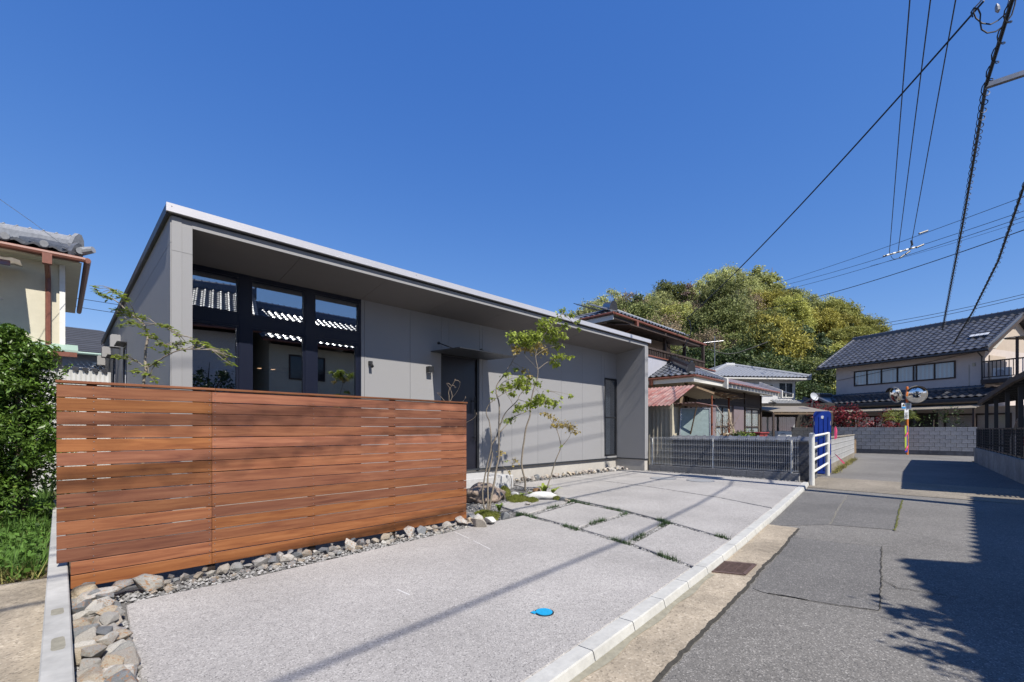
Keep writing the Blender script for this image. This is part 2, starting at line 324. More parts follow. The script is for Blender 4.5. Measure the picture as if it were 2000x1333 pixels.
class MB:
    def __init__(s): s.v = []; s.f = []
    def add(s, vs, fs):
        n = len(s.v); s.v += [tuple(v) for v in vs]; s.f += [tuple(i+n for i in f) for f in fs]; return s
    def box(s, a, b):
        x0, y0, z0 = a; x1, y1, z1 = b
        if x0 > x1: x0, x1 = x1, x0
        if y0 > y1: y0, y1 = y1, y0
        if z0 > z1: z0, z1 = z1, z0
        return s.add([(x0, y0, z0), (x1, y0, z0), (x1, y1, z0), (x0, y1, z0), (x0, y0, z1), (x1, y0, z1), (x1, y1, z1), (x0, y1, z1)],
                     [(0, 3, 2, 1), (4, 5, 6, 7), (0, 1, 5, 4), (1, 2, 6, 5), (2, 3, 7, 6), (3, 0, 4, 7)])
    def beam(s, p, q, w, h, up=(0, 0, 1)):
        p = Vector(p); q = Vector(q); d = (q-p).normalized(); up = Vector(up)
        if abs(d.dot(up)) > .98: up = Vector((1, 0, 0))
        sx = d.cross(up).normalized()*w/2; u = sx.cross(d).normalized()*h/2
        return s.add([p-sx-u, p+sx-u, p+sx+u, p-sx+u, q-sx-u, q+sx-u, q+sx+u, q-sx+u],
                     [(0, 3, 2, 1), (4, 5, 6, 7), (0, 1, 5, 4), (1, 2, 6, 5), (2, 3, 7, 6), (3, 0, 4, 7)])
    def tube(s, pts, r, n=6, cap=True):
        pts = [Vector(p) for p in pts]; k = len(pts)
        rs = r if isinstance(r, (list, tuple)) else [r]*k
        base = len(s.v); up = Vector((0, 0, 1)); prev = None
        for i, p in enumerate(pts):
            d = (pts[min(i+1, k-1)]-pts[max(i-1, 0)])
            d = d.normalized() if d.length > 1e-9 else Vector((0, 0, 1))
            if prev is None:
                a = d.cross(up if abs(d.z) < .95 else Vector((1, 0, 0))).normalized()
            else:
                a = (prev-d*prev.dot(d)); a = a.normalized() if a.length > 1e-6 else d.orthogonal().normalized()
            prev = a; b = d.cross(a)
            for j in range(n):
                t = 2*math.pi*j/n; s.v.append(tuple(p+(a*math.cos(t)+b*math.sin(t))*rs[i]))
        for i in range(k-1):
            for j in range(n):
                a0 = base+i*n+j; a1 = base+i*n+(j+1) % n
                s.f.append((a0, a1, a1+n, a0+n))
        if cap:
            s.f.append(tuple(base+j for j in reversed(range(n)))); s.f.append(tuple(base+(k-1)*n+j for j in range(n)))
        return s
    def prism(s, poly, z0, z1):
        """poly: list of (x,y) counter-clockwise"""
        n = len(poly); a = sum(poly[i][0]*poly[(i+1) % n][1]-poly[(i+1) % n][0]*poly[i][1] for i in range(n))
        if a < 0: poly = poly[::-1]
        vs = [(p[0], p[1], z0) for p in poly]+[(p[0], p[1], z1) for p in poly]
        fs = [tuple(reversed(range(n))), tuple(range(n, 2*n))]+[(i, (i+1) % n, n+(i+1) % n, n+i) for i in range(n)]
        return s.add(vs, fs)
    def extr(s, poly3, d):
        """extrude a planar 3d polygon along vector d"""
        n = len(poly3); d = Vector(d); p = [Vector(q) for q in poly3]
        nr = Vector((0, 0, 0))
        for i in range(n): nr += p[i].cross(p[(i+1) % n])
        if nr.dot(d) > 0: p = p[::-1]
        return s.add(p+[q+d for q in p], [tuple(range(n)), tuple(reversed(range(n, 2*n)))]+[(i, n+i, n+(i+1) % n, (i+1) % n) for i in range(n)])
    def quad(s, a, b, c, d): return s.add([a, b, c, d], [(0, 1, 2, 3)])
    def disc(s, c, r, h, n=24, ax='z'):
        c = Vector(c); pts = []
        e = {'z': Vector((0, 0, h)), 'y': Vector((0, h, 0)), 'x': Vector((h, 0, 0))}[ax]
        return s.tube([c, c+e], r, n)
    def mesh(s, name='m', smooth=False, bevel=0):
        me = bpy.data.meshes.new(name); me.from_pydata(s.v, [], s.f); me.validate(); me.update()
        if bevel:
            bm = bmesh.new(); bm.from_mesh(me)
            bmesh.ops.bevel(bm, geom=list(bm.edges), offset=bevel, segments=1, affect='EDGES', clamp_overlap=True)
            bm.to_mesh(me); bm.free()
        if smooth: me.polygons.foreach_set('use_smooth', [True]*len(me.polygons))
        return me
    def build(s, name, m, parent=None, smooth=False, bevel=0):
        return put(name, s.mesh(name, smooth, bevel), m, parent)
def box(name, a, b, m, parent=None, bevel=0): return MB().box(a, b).build(name, m, parent, bevel=bevel)

rng = random.Random(11); nrg = np.random.default_rng(5)
def leaves_mesh(name, P, size, upbias=.3, aspect=.5, seed=0, sizevar=.4, droop=0.0):
    """one diamond leaf per point"""
    g = np.random.default_rng(seed); P = np.asarray(P, float); n = len(P)
    nr = g.normal(size=(n, 3)); nr[:, 2] += upbias*2; nr /= np.linalg.norm(nr, axis=1)[:, None]
    t = g.normal(size=(n, 3)); t[:, 2] -= droop*2; t -= nr*(t*nr).sum(1)[:, None]; t /= np.linalg.norm(t, axis=1)[:, None]
    b = np.cross(nr, t); s = (size*(1+sizevar*(g.random(n)*2-1)))[:, None]
    V = np.empty((n, 4, 3)); V[:, 0] = P-t*s*.5; V[:, 1] = P+b*s*aspect*.5+nr*s*.08; V[:, 2] = P+t*s*.5; V[:, 3] = P-b*s*aspect*.5+nr*s*.08
    me = bpy.data.meshes.new(name)
    me.vertices.add(n*4); me.vertices.foreach_set('co', V.ravel())
    me.loops.add(n*4); me.loops.foreach_set('vertex_index', np.arange(n*4, dtype=np.int32))
    me.polygons.add(n); me.polygons.foreach_set('loop_start', np.arange(0, n*4, 4, dtype=np.int32))
    me.polygons.foreach_set('loop_total', np.full(n, 4, dtype=np.int32)); me.update(calc_edges=True)
    return me
def blades_mesh(name, P, h, wd, seed=0, lean=.5):
    g = np.random.default_rng(seed); P = np.asarray(P, float); n = len(P)
    a = g.random(n)*2*np.pi; hh = h*(.5+g.random(n)); ln = lean*g.random(n)
    d = np.stack([np.cos(a), np.sin(a), np.zeros(n)], 1); p = np.stack([-np.sin(a), np.cos(a), np.zeros(n)], 1)
    V = np.empty((n, 3, 3)); V[:, 0] = P-p*wd/2; V[:, 1] = P+p*wd/2
    V[:, 2] = P+d*(ln*hh)[:, None]; V[:, 2, 2] += hh
    me = bpy.data.meshes.new(name); me.vertices.add(n*3); me.vertices.foreach_set('co', V.ravel())
    me.loops.add(n*3); me.loops.foreach_set('vertex_index', np.arange(n*3, dtype=np.int32))
    me.polygons.add(n); me.polygons.foreach_set('loop_start', np.arange(0, n*3, 3, dtype=np.int32))
    me.polygons.foreach_set('loop_total', np.full(n, 3, dtype=np.int32)); me.update(calc_edges=True)
    return me
def pebbles_mesh(name, P, r0, r1, seed):
    g = random.Random(seed); mb = MB()
    for p in P:
        r = g.uniform(r0, r1); a = g.random()*6.28; e = g.uniform(.6, 1.2)
        vs = []
        for (x, y, z) in ((1, 0, 0), (0, e, 0), (-1, 0, 0), (0, -e, 0), (0, 0, .7), (0, 0, -.5)):
            x, y = x*math.cos(a)-y*math.sin(a), x*math.sin(a)+y*math.cos(a)
            vs.append((p[0]+x*r*g.uniform(.7, 1.2), p[1]+y*r*g.uniform(.7, 1.2), p[2]+z*r))
        mb.add(vs, [(0, 1, 4), (1, 2, 4), (2, 3, 4), (3, 0, 4), (1, 0, 5), (2, 1, 5), (3, 2, 5), (0, 3, 5)])
    return mb.mesh(name)
def rock_mesh(seed, n=16, sub=1):
    g = random.Random(seed); bm = bmesh.new()
    for _ in range(n):
        v = Vector((g.gauss(0, 1), g.gauss(0, 1), g.gauss(0, 1))).normalized()*g.uniform(.75, 1.1)
        bm.verts.new((max(-.85, min(.85, v.x)), max(-.8, min(.8, v.y)), max(-.75, min(.75, v.z))))
    r = bmesh.ops.convex_hull(bm, input=bm.verts)
    bmesh.ops.delete(bm, geom=[e for e in r['geom_interior'] if isinstance(e, bmesh.types.BMVert)], context='VERTS')
    bmesh.ops.bevel(bm, geom=list(bm.edges), offset=.05, segments=1, affect='EDGES', clamp_overlap=True)
    me = bpy.data.meshes.new('rock'); bm.to_mesh(me); bm.free(); me.materials.append(MATS['rock']); return me
def boulder_mesh(seed, m, amp=.16):
    bm = bmesh.new(); bmesh.ops.create_icosphere(bm, subdivisions=4, radius=1.0)
    from mathutils import noise
    for v in bm.verts:
        n = noise.noise(v.co*1.3+Vector((seed, 0, 0)))*amp*2+noise.noise(v.co*3.1+Vector((0, seed, 0)))*amp*.8+noise.noise(v.co*8+Vector((0, 0, seed)))*amp*.25
        v.co *= 1+n
    me = bpy.data.meshes.new('boulder'); bm.to_mesh(me); bm.free(); me.materials.append(MATS[m])
    me.polygons.foreach_set('use_smooth', [True]*len(me.polygons)); return me
ROCKS = [rock_mesh(100+i, 11+i % 6) for i in range(14)]

def text_mesh(txt, size):
    cu = bpy.data.curves.new('t', 'FONT'); cu.body = txt; cu.size = size; cu.align_x = 'CENTER'; cu.align_y = 'CENTER'; cu.extrude = .001
    o = bpy.data.objects.new('t', cu); C.objects.link(o)
    dg = bpy.context.evaluated_depsgraph_get(); me = bpy.data.meshes.new_from_object(o.evaluated_get(dg))
    bpy.data.objects.remove(o); return me

# tile roofs ---------------------------------------------------------------
TILE = {}
def tile_mesh(w, l, m):
    k = (round(w, 3), round(l, 3), m)
    if k in TILE: return TILE[k]
    mb = MB(); n = 6; h = .2*w; vs = []
    for yy, zo in ((0, .1*w), (l*1.12, 0)):
        for i in range(n+1):
            t = i/n; z = h*(.5-.5*math.cos(2*math.pi*min(1, t*1.0)))**1.4
            vs.append((w*(t-.5)*1.02, yy, z+zo))
    for i in range(n+1):
        t = i/n; z = h*(.5-.5*math.cos(2*math.pi*t))**1.4
        vs.append((w*(t-.5)*1.02, 0, z+.1*w-.09*w))
    fs = [(i, i+1, n+2+i, n+1+i) for i in range(n)]+[(2*n+2+i, 2*n+3+i, i+1, i) for i in range(n)]
    mb.add(vs, fs); me = mb.mesh('tile'); me.materials.append(MATS[m]); TILE[k] = me; return me
def tiles(roof, O, U, V, lu, lv, pu, pv, m='tile', mask=None, cap=300, order=None):
    """rows of pantiles on the plane O + u*U + v*V (U along the eave, V up the slope); parts up to cap, the rest one stuff mesh"""
    O = Vector(O); U = Vector(U).normalized(); V = Vector(V).normalized(); N = U.cross(V)
    me = tile_mesh(pu, pv, m); cells = []
    nu = max(1, round(lu/pu)); nv = max(1, round(lv/pv))
    for j in range(nv):
        for i in range(nu):
            u = (i+.5)*lu/nu; v = j*lv/nv
            if mask and not mask(u, v+pv*.4): continue
            cells.append((i, j, u, v))
    if order: cells.sort(key=order)
    B = Matrix((U, V, N)).transposed().to_4x4(); g = random.Random(3); mb = MB()
    tv = [v.co.copy() for v in me.vertices]; tf = [tuple(p.vertices) for p in me.polygons]
    for k, (i, j, u, v) in enumerate(cells):
        M = Matrix.Translation(O+U*u+V*v+N*(.012+g.uniform(0, .006)))@B@Matrix.Rotation(g.uniform(-.012, .012), 4, 'X')
        if k < cap: put('tile', me, None, roof, M)
        else: mb.add([M@c for c in tv], tf)
    if mb.v: tag(mb.build('tile_field', m, roof), kind='stuff')
def ridge(parent, p, q, wd, h, m='tile', name='ridge', end=True, bumps=True):
    p = Vector(p); q = Vector(q); d = (q-p).normalized(); s = d.cross(Vector((0, 0, 1))).normalized(); u = s.cross(d)
    mb = MB(); prof = [(-.5, -.3), (.5, -.3), (.5, .45), (.34, .8), (0, 1), (-.34, .8), (-.5, .45)]
    def ring(c, k): return [c+s*(a*wd*k)+u*(b*h*k) for a, b in prof]
    mb.extr(ring(p, 1), q-p)
    if bumps:
        L = (q-p).length; n = max(2, int(L/.28))
        for i in range(n):
            c = p+d*(L*(i+.5)/n); mb.extr([c+s*(a*wd*.8)+u*(b*h*1.07+.01) for a, b in prof[3:6]]+[c-u*.0-s*wd*.2, c+s*wd*.2], d*.035)
    o = mb.build(name, m, parent)
    if end:
        e = MB(); c = q
        e.extr([c+s*(a*wd*1.35)+u*(b*h*1.25) for a, b in [(-.5, -.45), (.5, -.45), (.62, .1), (.45, .7), (.15, 1.05), (-.15, 1.05), (-.45, .7), (-.62, .1)]], d*.09)
        e.build('ridge_end_tile', m, parent)
    return o
def window(parent, x0, x1, z0, z1, y, fm='navy_frame', gm='glass', fw=.045, depth=.07, mull=(), bar=None, name='window'):
    """window in a wall facing -y (local): frame mesh, panes as sub-parts"""
    f = MB()
    f.box((x0, y, z0), (x1, y+depth, z0+fw)); f.box((x0, y, z1-fw), (x1, y+depth, z1))
    f.box((x0, y+.001, z0+fw), (x0+fw, y+depth, z1-fw)); f.box((x1-fw, y+.001, z0+fw), (x1, y+depth, z1-fw))
    xs = [x0+fw]
    for m_ in mull: f.box((m_-fw/2, y+.002, z0+fw), (m_+fw/2, y+depth-.002, z1-fw)); xs += [m_-fw/2, m_+fw/2]
    xs.append(x1-fw)
    zs = [z0+fw, z1-fw]
    if bar:
        f.box((x0+fw, y+.003, bar-fw/2), (x1-fw, y+depth-.003, bar+fw/2)); zs = [z0+fw, bar-fw/2, bar+fw/2, z1-fw]
    fo = f.build(name, fm, parent)
    for i in range(0, len(xs), 2):
        for j in range(0, len(zs), 2):
            box('pane', (xs[i]-.005, y+depth*.45, zs[j]-.005), (xs[i+1]+.005, y+depth*.45+.008, zs[j+1]+.005), gm, fo)
    return fo

# ================================================================== GROUND, ROAD, DRIVEWAY
def struct(o): o['kind'] = 'structure'; return o
struct(MB().add([(-400, -400, -.12), (500, -400, -.12), (500, 500, -.12), (-400, 500, -.12)], [(0, 1, 2, 3)]).build('ground', 'ground'))
KP = [(-6, 1.12), (-3, 1.3), (0, 1.46), (1.71, 1.57), (3.22, 1.69), (4.23, 1.78), (5.49, 1.90), (8.13, 2.19), (11.8, 2.63), (12.75, 2.76)]
def K(x):
    for (a, b), (c, d) in zip(KP, KP[1:]):
        if x <= c: return b+(d-b)*(x-a)/(c-a)
    return KP[-1][1]
xs_k = [-6+i*.25 for i in range(76)]
def sheet(polys, z):
    mb = MB()
    for p in polys:
        n = len(p); a = sum(p[i][0]*p[(i+1) % n][1]-p[(i+1) % n][0]*p[i][1] for i in range(n))
        if a < 0: p = p[::-1]
        mb.add([(x, y, z) for x, y in p], [tuple(range(n))])
    return mb
near_road = [(-30, -4.2), (12.75, -4.2)]+[(x, K(x)-.02) for x in reversed(xs_k) if x <= 12.75]+[(-30, .4)]
road = struct(sheet([near_road, [(12.75, -4.2), (16.2, -4.2), (16.2, 2.95), (12.75, 2.74)], [(16.2, -1.05), (27.2, -.2), (27.2, 3.72), (16.2, 2.95)],
                     [(27.2, -70), (32.15, -70), (32.15, 80), (27.2, 80)]], -.075).build('road', 'asphalt'))
def patch(px, m, z=-.071, name='road_patch'):
    return sheet([[tuple(G(*p, -.075).xy) for p in px]], z).build(name, m, road)
patch([(1656, 968), (1763, 976), (1748, 1036), (1622, 1026)], 'asphalt_patch')
patch([(1512, 1030), (1566, 1052), (1640, 1061), (1721, 1069), (1719, 1130), (1717, 1194), (1600, 1177), (1490, 1158), (1470, 1150), (1530, 1075)], 'asphalt_patch')
patch([(1562, 962), (1650, 969), (1618, 1026), (1500, 1028)], 'asphalt_patch', -.0715)
def crackline(pts, wd, m='crack', z=-.067, name='crack', jit=.012, par=None):
    mb = MB(); P = []
    g = random.Random(int(pts[0][0])); pts = [G(*p, -.075) for p in pts]
    for a, b in zip(pts, pts[1:]):
        n = max(2, int((b-a).length/.05))
        for i in range(n): P.append(a.lerp(b, i/n))
    P.append(pts[-1])
    L_ = []; R_ = []
    for i, p in enumerate(P):
        d = (P[min(i+1, len(P)-1)]-P[max(0, i-1)]).normalized(); s = Vector((-d.y, d.x, 0)); o = s*g.uniform(-jit, jit)
        k = wd*g.uniform(.25, 1)/2
        L_.append((p+o+s*k)); R_.append((p+o-s*k))
    for i in range(len(P)-1):
        mb.add([(q.x, q.y, z) for q in (R_[i], R_[i+1], L_[i+1], L_[i])], [(0, 1, 2, 3)])
    return mb.build(name, m, par or road)
crackline([(1721, 1069), (1721, 1134), (1718, 1194)], .014, jit=.008)
crackline([(1500, 1160), (1600, 1178), (1650, 1186), (1718, 1195)], .014)
crackline([(1721, 1134), (1753, 1150), (1800, 1158), (1873, 1170)], .012)
crackline([(1566, 1052), (1640, 1061), (1720, 1070)], .008)
crackline([(1656, 968), (1634, 1000), (1622, 1026)], .012, 'patch_cement')
crackline([(1763, 978), (1755, 1005), (1748, 1038)], .03, 'moss', z=-.062)
crackline([(1748, 1038), (1800, 1050), (1860, 1063)], .008)
crackline([(1570, 951), (1700, 961), (1850, 972)], .02)
# far apron of rough concrete across the lane
struct(sheet([[(12.2, -4.1), (15.1, -4.1), (15.1, 2.95), (12.2, 2.66)]], -.068).build('concrete_apron', 'rough_concrete'))
# gutter strip
gx = [x for x in xs_k if x <= 7.0]
gut = [(x, K(x)-.1) for x in gx]+[(7.04, K(7.04)-.1), (7.06, 1.6)]
edge = [(7.04, 1.585), (6.4, 1.53), (5.6, 1.44), (4.9, 1.40), (4.15, 1.32), (3.2, 1.245), (2.2, 1.17), (1, 1.08), (-1, .93), (-3, .8), (-6, .62)]
ej = []
for (a, b), (c, d) in zip(edge, edge[1:]):
    for i in range(16): t = i/16; ej.append((a+(c-a)*t, b+(d-b)*t+rng.uniform(-.007, .007)))
ej.append(edge[-1])
gutter = struct(sheet([gut+ej], -.064).build('gutter', 'old_concrete'))
# ragged tar line where asphalt meets the gutter
mb = MB()
for (a, b), (c, d) in zip(ej, ej[1:]):
    w1 = rng.uniform(.004, .022); mb.add([(a, b-.022, -.0695), (a, b+w1*.2, -.0615), (c, d+w1*.2, -.0615), (c, d-.022, -.0695)], [(0, 1, 2, 3)])
mb.build('tar_edge', 'crack', gutter)
# cement fillet at kerb foot
mb = MB(); fx = [1.6+i*.08 for i in range(34)]
for a, c in zip(fx, fx[1:]):
    wa = .05*(1-.02*((a*7) % 3))+.012*math.sin(a*9); wc = .05*(1-.02*((c*7) % 3))+.012*math.sin(c*9)
    mb.add([(a, K(a)-.105, -.052), (c, K(c)-.105, -.052), (c, K(c)-.115-wc, -.0605), (a, K(a)-.115-wa, -.0605)], [(0, 3, 2, 1)])
mb.build('cement_fillet', 'patch_cement', gutter)
# kerb blocks
kerb = struct(sheet([[(x, K(x)+.002) for x in xs_k]+[(x, K(x)-.108) for x in reversed(xs_k)]], -.03).build('kerb', 'mortar'))
s = -5.5
while s < 12.6:
    n = min(s+.508, 12.72); a = Vector((s+.003, K(s), 0)); b = Vector((n-.003, K(n), 0)); d = (b-a).normalized(); p = Vector((d.y, -d.x, 0))
    prof = [(0, -.12), (.118, -.12), (.118, -.05), (.105, -.004), (.098, .004), (.003, .004), (0, 0)]
    q = a+d*rng.uniform(-.001, .001)
    MB().extr([q+p*u+Vector((0, 0, v+rng.uniform(-.0015, .0015)*0)) for u, v in prof], (b-a)).build('kerb_block', 'kerb_white', kerb)
    s += .51
# storm grate
gr = thing('drain_grate', 'rusty iron drain grate let into the beige gutter beside the kerb', 'grate', (4.57, 1.58, -.06))
gp = [G(1383, 1117, -.064), G(1409, 1098, -.064), G(1470, 1105, -.064), G(1453, 1124, -.064)]
e1 = (gp[1]-gp[0]); e2 = (gp[3]-gp[0])
fr = MB()
for a, b in ((gp[0], gp[1]), (gp[1], gp[0]+e1+e2), (gp[0]+e1+e2, gp[3]), (gp[3], gp[0])):
    fr.beam(a+Vector((0, 0, .003)), b+Vector((0, 0, .003)), .03, .016)
fr.build('frame', 'grate_iron', gr)
for i in range(12):
    t = (i+.7)/12.4
    MB().beam(gp[0]+e1*t+e2*.04+Vector((0, 0, .004)), gp[0]+e1*t+e2*.96+Vector((0, 0, .004)), .013, .012).build('bar', 'grate_iron', gr)
for t in (.33, .66): MB().beam(gp[0]+e2*t+Vector((0, 0, .001)), gp[0]+e2*t+e1+Vector((0, 0, .001)), .012, .012).build('cross_bar', 'grate_iron', gr)
MB().prism([tuple((gp[0]+e1*a+e2*b).xy) for a, b in ((.03, .03), (.97, .03), (.97, .97), (.03, .97))], -.0625, -.0622).build('pit_shade', 'junk_dark', gr)  # thin dark sheet; its colour stands for the shade down the drain
# driveway
drive = struct(sheet([[(.05, 1.4)]+[(x, K(x)) for x in xs_k if .05 < x < 12.7]+[(13.0, 2.8), (13.0, 7.9), (.05, 7.9)]], -.03).build('driveway', 'gravel_bed'))
Kx = lambda a, b, n=6: [(a+(b-a)*i/n, K(a+(b-a)*i/n)+.006) for i in range(n+1)]
SL = [Kx(.26, 4.10)+[(4.43, 2.64), (4.68, 3.72), (4.83, 4.60), (3.75, 4.54), (2.4, 4.42), (1.2, 4.33), (.42, 4.34), (.34, 4.28), (.3, 3.4)],
      Kx(4.17, 5.42)+[(5.80, 2.80), (4.50, 2.60)],
      [(4.52, 2.69), (5.83, 2.90), (6.06, 3.54), (4.72, 3.46)],
      [(4.75, 3.56), (6.09, 3.64), (6.33, 4.74), (4.93, 4.50)],
      [(4.93, 4.66), (6.36, 4.92), (6.3, 5.2), (5.85, 5.72), (5.25, 5.6)],
      Kx(5.50, 8.08)+[(8.67, 3.25), (9.2, 4.95), (9.58, 6.9), (9.62, 7.45), (7.45, 7.4), (7.05, 6.4), (6.72, 5.5), (6.6, 4.97), (6.31, 3.83), (5.93, 2.84)],
      Kx(8.16, 12.6)+[(12.66, 4.5), (12.62, 7.0), (12.6, 7.5), (9.68, 7.47), (9.645, 6.9), (9.265, 4.95), (8.735, 3.25)]]
def inset_bevel(poly, name, m, par):
    o = MB().prism(poly, -.1, 0.0).mesh(name); bm = bmesh.new(); bm.from_mesh(o)
    ed = [e for e in bm.edges if all(v.co.z > -.01 for v in e.verts)]
    bmesh.ops.bevel(bm, geom=ed, offset=.007, segments=1, affect='EDGES', clamp_overlap=True); bm.to_mesh(o); bm.free()
    return put(name, o, m, par)
for p in SL: inset_bevel(p, 'paving_slab', 'aggregate', drive)
# pebbles in the joints and along the mesh fence
def along(pts, n, j):
    L = [(Vector(b)-Vector(a)).length for a, b in zip(pts, pts[1:])]; T = sum(L); out = []
    for _ in range(n):
        t = rng.random()*T
        for (a, b), l in zip(zip(pts, pts[1:]), L):
            if t <= l: q = Vector(a).lerp(Vector(b), t/l); break
            t -= l
        out.append((q.x+rng.uniform(-j, j), q.y+rng.uniform(-j, j), -.012+rng.uniform(-.01, .006)))
    return out
JT = [[(4.135, 1.8), (4.465, 2.64), (4.7, 3.6), (4.88, 4.62)], [(5.46, 1.9), (5.865, 2.84), (6.2, 3.8), (6.5, 4.97)], [(4.5, 2.65), (5.83, 2.85)],
      [(4.74, 3.51), (6.1, 3.59)], [(4.93, 4.58), (6.4, 4.84)], [(8.12, 2.2), (8.7, 3.25), (9.23, 4.95), (9.61, 6.9), (9.64, 7.5)]]
P = []
for k, j in enumerate(JT): P += along(j, 420 if k < 5 else 300, .028 if k < 5 else .018)
P += along([(12.82, 2.9), (12.82, 7.1)], 1100, .14)
P += along([(6.6, 5.1), (6.9, 6.1), (7.2, 7.3)], 500, .12)+along([(4.5, 4.75), (5.2, 5.8), (6.2, 6.0)], 700, .3)
P += along([(.17, 1.9), (.18, 4.5), (.5, 4.5), (4.2, 4.68)], 3200, .14)+along([(7.5, 7.72), (12.7, 7.72)], 1500, .2)
tag(put('loose_gravel', pebbles_mesh('loose_gravel', P, .008, .022, 4), 'pebble'), 'small grey gravel filling the joints and edges of the paving', 'gravel', kind='stuff')
# dwarf mondo grass in the joints
P = []
for (a, b, n) in (((4.88, 4.6), (4.8, 4.3), 160), ((4.68, 3.72), (4.6, 3.42), 260), ((4.52, 2.9), (4.44, 2.62), 240), ((4.3, 2.2), (4.2, 1.98), 200), ((6.42, 4.95), (6.3, 4.45), 240),
                  ((6.15, 3.75), (6.25, 4.1), 160), ((5.78, 2.8), (5.96, 3.05), 260), ((5.55, 2.1), (5.49, 1.95), 130), ((4.62, 2.68), (5.0, 2.73), 200), ((5.55, 2.81), (5.83, 2.86), 190), ((5.0, 3.53), (5.4, 3.56), 260),
                  ((5.85, 3.58), (6.1, 3.6), 110), ((5.5, 4.7), (5.85, 4.77), 170), ((6.2, 4.84), (6.5, 4.92), 200), ((4.95, 4.66), (4.8, 4.72), 120)):
    for _ in range(n):
        t = rng.random(); P.append((a[0]+(b[0]-a[0])*t+rng.gauss(0, .022), a[1]+(b[1]-a[1])*t+rng.gauss(0, .022), -.02))
tag(put('joint_grass', blades_mesh('joint_grass', P, .055, .008, 8, 1.2), 'grass_dark'), 'tufts of dark dwarf grass growing in the paving joints', 'grass', kind='stuff')
# small covers
cv = thing('valve_cover', 'small round bright blue water valve cover set in the driveway', 'cover', (2.375, 2.06, .003))
MB().disc((2.375, 2.06, .0005), .068, .003, 28).build('ring', 'black_metal', cv)
MB().disc((2.375, 2.06, .004), .058, .004, 28).build('lid', 'cover_blue', cv)
MB().box((2.30, 2.085, .004), (2.335, 2.12, .0075)).build('hinge_tab', 'cover_blue', cv)
for nm, (mx_, my_), lb in (('manhole_cover', (11.0, 5.5), 'round grey manhole cover in the driveway nearer the house corner'), ('manhole_cover', (11.2, 4.62), 'round grey manhole cover in the driveway nearer the lane')):
    o = thing(nm, lb, 'manhole cover', (mx_, my_, .004))
    MB().disc((mx_, my_, .001), .33, .003, 36).build('rim', 'galvanised', o); MB().disc((mx_, my_, .0045), .29, .003, 36).build('lid', 'cover_grey', o)
mb = MB()
for a, b in (((888, 1040), (915, 1052)), ((925, 1057), (958, 1074)), ((775, 1152), (800, 1163)), ((1420, 962), (1440, 965))):
    p, q = G(*a), G(*b); mb.beam(p+Vector((0, 0, .0015)), q+Vector((0, 0, .0015)), .012, .002)
mb.build('scuff_mark', 'chalk', drive)
# low boundary wall at the left
bw = thing('boundary_kerb', 'low pale concrete boundary wall running under the fence end', 'wall', (-.01, 6, 0))
box('coping', (-.062, -2, -.1), (.045, 9.5, .23), 'wall_concrete', bw, bevel=.006)
for y0, y1, x0, x1 in ((3.02, 3.2, -.03, .02), (3.6, 3.72, -.035, .018)):
    pg = [(x0+(x1-x0)*(.5+.5*math.copysign(abs(math.cos(t))**.35, math.cos(t))*rng.uniform(.93, 1.05)), y0+(y1-y0)*(.5+.5*math.copysign(abs(math.sin(t))**.35, math.sin(t))*rng.uniform(.93, 1.05))) for t in [i*2*math.pi/26+.05 for i in range(26)]]
    MB().prism(pg, .2, .2309).build('cement_patch', 'patch_cement', bw)
# left yard
struct(sheet([[(-14, -2), (-.064, -2), (-.064, 5.45), (-14, 6.9)]], .02).build('concrete_pad', 'old_concrete'))
struct(sheet([[(-14, 6.9), (-.064, 5.45), (.9, 5.45), (.9, 22), (-14, 22)]], -.01).build('yard_soil', 'soil'))
struct(sheet([[(.046, 4.93), (13.0, 4.93), (13.0, 8.3), (.046, 8.3)]], -.045).build('garden_soil', 'soil'))
P = []; Q = []
for _ in range(30000):
    x = rng.uniform(-3.5, -.1); y = rng.uniform(5.6+(-x)*.1, 12.5)
    if math.hypot(x+.35, y-8.6) < .2: continue
    z = .05*math.sin(x*3)*math.sin(y*2.1)
    (P if rng.random() < .9 else Q).append((x, y, z-.02))
tag(put('lawn_weeds', blades_mesh('lawn_weeds', P, .16, .02, 3, 1.3), 'grass'), 'thick bright green weeds and grass around the evergreen shrub', 'grass', kind='stuff')
LP = [(rng.uniform(-3, -.12), rng.uniform(5.6, 9.5), rng.uniform(.02, .16)) for _ in range(9000)]
tag(put('clover', leaves_mesh('clover', LP, .05, .8, .7, 12), 'grass'), 'low leafy clover spreading through the weeds at the yard edge', 'weeds', kind='stuff')
tag(put('dry_grass', blades_mesh('dry_grass', [q for q in Q]+[(rng.uniform(-2, -.1), rng.uniform(5.5, 5.8), .0) for _ in range(500)], .12, .012, 4, 1.6), 'dry_grass'), 'dry straw coloured grass along the yard edge', 'grass', kind='stuff')

